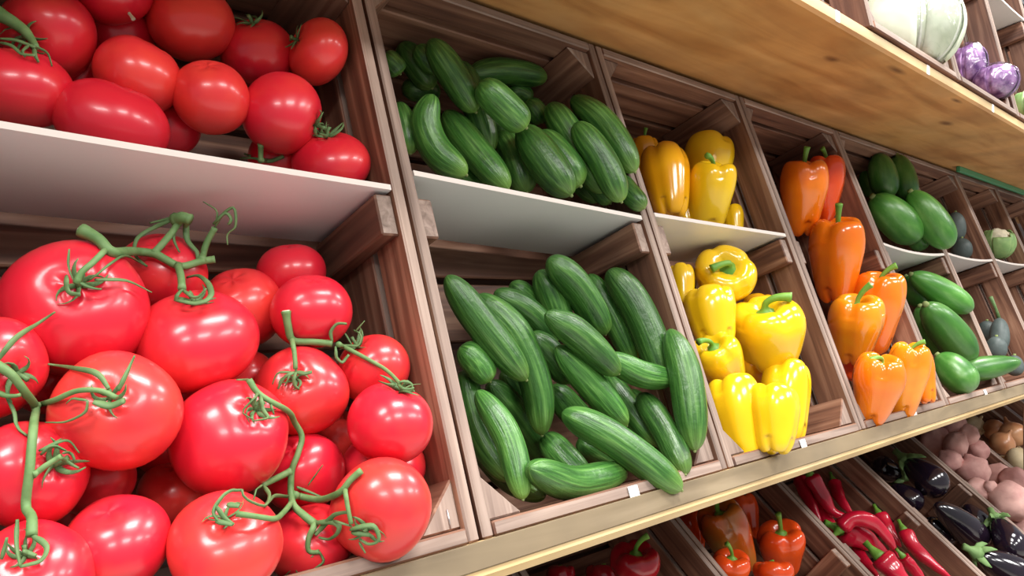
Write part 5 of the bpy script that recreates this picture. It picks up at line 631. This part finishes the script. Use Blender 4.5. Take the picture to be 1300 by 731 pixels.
def leafsheet(R,a0,a1,e0,e1,off,seed,n=12,thick=.0012):
    """curved leaf patch on a ball of radius R, with thickness"""
    V=[];F=[];m_=n+1
    for side in (0,1):
        for i in range(m_):
            for j in range(m_):
                u,v=i/n,j/n; az=a0+(a1-a0)*u; el=e0+(e1-e0)*v; edge=min(u,1-u,v,1-v)
                rr=R+off+.02*R*math.sin(u*19+seed)*max(0,.2-edge)*5+.012*R*math.sin(az*9+seed)*math.sin(el*7)-side*thick
                V.append(Vector((rr*math.cos(el)*math.cos(az),rr*math.cos(el)*math.sin(az),rr*math.sin(el))))
    k=m_*m_
    for i in range(n):
        for j in range(n):
            a=i*m_+j; F.append((a,a+m_,a+m_+1,a+1)); F.append((k+a,k+a+1,k+a+m_+1,k+a+m_))
    for i in range(n):
        for (a,b) in ((i*m_,(i+1)*m_),((i+1)*m_+n,i*m_+n)): F.append((a,a+k,b+k,b))
        for (a,b) in ((i+1,i),(n*m_+i,n*m_+i+1)): F.append((a,a+k,b+k,b))
    return V,F
cnt={}
for kind,pts,r,e,row,lab in OTHERS:
    k=cnt.get(kind,0); cnt[kind]=k+1; rnd=random.Random(k*11+hash(kind)%7*0+len(kind))
    if kind=='squash':
        o,P_,c=body('squash',pts,r,(lambda t:max(0,1-abs(2*t-1)**2.5)**.5*(.86+.2*t)) if k!=12 else (lambda t:max(0,1-abs(2*t-1)**2.4)**.5*(1.05-.45*t)),M['squash'],sec=lambda a,t:1+.02*math.cos(5*a)); tag(o,lab,'squash','green squash in the squash crate')
        d=(P_[0]-P_[3]).normalized(); v,f,_=sweep([P_[0]-c-d*r*.1,P_[0]-c+d*r*.12],[r*.2,r*.15],8); mk('stem_end',v,f,M['stub'],o)
    elif kind=='avocado':
        o,P_,c=body('dark_fruit',pts,r,lambda t:max(0,1-abs(2*t-1)**2.3)**.5*(.85+.15*t),M['avo']); tag(o,lab,'fruit','dark grey fruit in the narrow far crate')
        if e:
            a=P_[0]-c; v,f,_=sweep([a+Vector((0,0,-.004)),a+Vector((-.012,.005,.025)),a+Vector((-.028,.012,.055))],[.005,.0035,.005],8); mk('stalk',v,f,M['stem'],o)
        else:
            a=P_[0]-c; v,f,_=sweep([a+Vector((0,0,-.003)),a+Vector((0,0,.004))],[.004,.003],8); mk('stalk',v,f,M['stub'],o)
    elif kind=='chili':
        ph=rnd.random()*6; fat=r>.012
        o,P_,c=body('long_red_pepper',pts,r,lambda t:(min(1,(t/.06+.35))*(1-.82*max(0,(t-.25)/.75)**1.5))*(1 if t<.97 else .6),M['chili'],30,14,lambda a,t:1+.10*math.cos(3*a+ph+t*5)+.05*math.sin(t*26+ph)); tag(o,lab,'pepper','long red peppers in the lower crate')
        d=(P_[0]-P_[4]).normalized(); a=P_[0]-c; v,f,_=sweep([a-d*r*.2,a+d*r*.25,a+d*r*.9,a+d*r*1.5],[r*.62,r*.5,r*.26,r*.3],8); mk('stem',v,f,M['pstem'],o)
    elif kind=='aubergine':
        o,P_,c=body('aubergine',pts,r,lambda t:max(0,1-abs(2*t-1)**2.8)**.5*(.62+.42*min(1,t*1.5)),M['aub'],28,20); tag(o,lab,'aubergine','dark aubergines in the lower crate')
        if e:
            d=(P_[0]-P_[5]).normalized(); a=P_[0]-c; nx=d.orthogonal().normalized(); ny=d.cross(nx); parts=[sweep([a-d*r*.12,a+d*r*.14,a+d*r*.5,a+d*r*.85],[r*.55,r*.42,r*.2,r*.22],10)]
            for q in range(5):
                an=q*1.2566+k; u=nx*math.cos(an)+ny*math.sin(an)
                parts.append(sweep([a+d*r*.12,a-d*r*.12+u*r*.55,a-d*r*.36+u*r*.84,a-d*r*.6+u*r*.97],[r*.2,r*.22,r*.14,r*.03],8,None,.35))
            v,f,_=merge(parts); mk('calyx',v,f,M['acap'],o)
    elif kind=='potato':
        o=lump('potato',pts[0],r[0],r[1],M['potato'],.22,1.5,k+1); o.rotation_euler=(rnd.uniform(-.3,.3),rnd.uniform(-.3,.3),k); tag(o,lab,'potato','pink potatoes in the lower crate')
    elif kind=='onion':
        R=r[0]; pr=[(.05,-.86),(.3,-.84),(.65,-.66),(.92,-.3),(1,.05),(.93,.38),(.72,.66),(.45,.84),(.24,.98),(.13,1.15),(.12,1.35),(.06,1.45)]
        V,F=lathe(pr,22,lambda th,t,a,b:(a*(1+.02*math.cos(7*th)),b)); o=mk('onion',[v*R for v in V],F,M['onionp' if e==2 else 'onion'],None,pts[0]); o.rotation_euler=(.5-k*.5,.6*math.sin(k*2),k); tag(o,lab,'onion','onions in the far lower crate')
        parts=[sweep([Vector((0,0,-.84*R)),Vector((math.cos(q)*.15*R,math.sin(q)*.15*R,-1.05*R)),Vector((math.cos(q)*.4*R,math.sin(q)*.4*R,-1.15*R))],[.03*R,.025*R,.015*R],5) for q in range(0,7)]
        v,f,_=merge(parts); mk('roots',v,f,M['onionp'],o)
    elif kind in('cauliflower','romanesco'):
        o=lump('cauliflower',pts[0],r[0]*.9,r[1]*.9,M['cream'],.16,3.2,k+2,sub=4); tag(o,lab,'cauliflower')
        for q in range(6):
            V,F=leafsheet(r[0],q*1.05,q*1.05+1.0,-1.2,.25+.3*(q%3),.004+.003*(q%2),q); mk('leaf',V,F,M['leaf'],o)
    elif kind=='cabbage':
        R=r[0]; o=lump('cabbage',pts[0],R*.86,R*.86,M['cabbage'],.03,2,3,sub=4); tag(o,lab,'cabbage')
        for q in range(7):
            a=q*.95; V,F=leafsheet(R*.94,a,a+1.7,-1.1+.1*(q%3),.9-.25*(q%2),.001+.0045*(q%3),q); lf=mk('leaf',V,F,M['cabbage'],o)
            rb=[Vector((math.cos(a+.85+.05*math.sin(s))*math.cos(s),math.sin(a+.85)*math.cos(s),math.sin(s)))*(R*.955+.0035*(q%3)) for s in [-1.0+.17*w_ for w_ in range(10)]]
            v,f,_=sweep(rb,[.003-.00022*w_ for w_ in range(10)],8); mk('leaf_rib',v,f,M['vein'],lf)
        bm=bmesh.new(); bmesh.ops.create_icosphere(bm,subdivisions=5,radius=1)
        for v in bm.verts:
            d=v.co.normalized(); v.co=d*R*(1.035+.03*abs(noise.noise(d*3.2))+.02*abs(noise.noise(d*8)))
        me=bpy.data.meshes.new('film'); bm.to_mesh(me); bm.free(); me.materials.append(M['film']); link('film',me,o)['label']='clear crinkled plastic film'
    elif kind=='red_cabbage':
        o=lump('red_cabbage',pts[0],r[0]*.93,r[1]*.93,M['redcab'],.06,2,k,sub=4); tag(o,lab,'cabbage','red cabbages in film on the top shelf')
        for q in range(4):
            V,F=leafsheet(r[0]*.95,q*1.57,q*1.57+1.4,-1,.8,.001+.002*(q%2),q); lf=mk('leaf',V,F,M['redcab'],o); lf.scale=(1,1,r[1]/r[0])
        fl=lump('film',(0,0,0),r[0]*1.06,r[1]*1.06,M['film'],.06,4,k+5,sub=4); fl.parent=o; fl['label']='clear shiny plastic film'
# blue netting packet on the top shelf
o=lump('net_packet',(1.025,.50,1.5+.80*D),.028,.03,M['blue'],.15,2,4); tag(o,'blue packet at the top frame edge on the top shelf','packet')
v,f,_=sweep([Vector((0,0,.026)),Vector((.004,0,.036)),Vector((.006,.002,.05))],[.008,.004,.009],8); mk('knot',v,f,M['blue'],o)
# wooden post between the shelves at the far right
px,py=4.87*D,1.05*D
z0=1.5-.95*D
o=link('shelf_post',box_mesh(.075*D,.10*D,zm-.20*D-z0,(STAIN[2],EDGE[2]),edge='y'),None,(px,py,(zm-.20*D+z0)/2)); tag(o,'upright brown post under the middle shelf at the right frame edge','post')
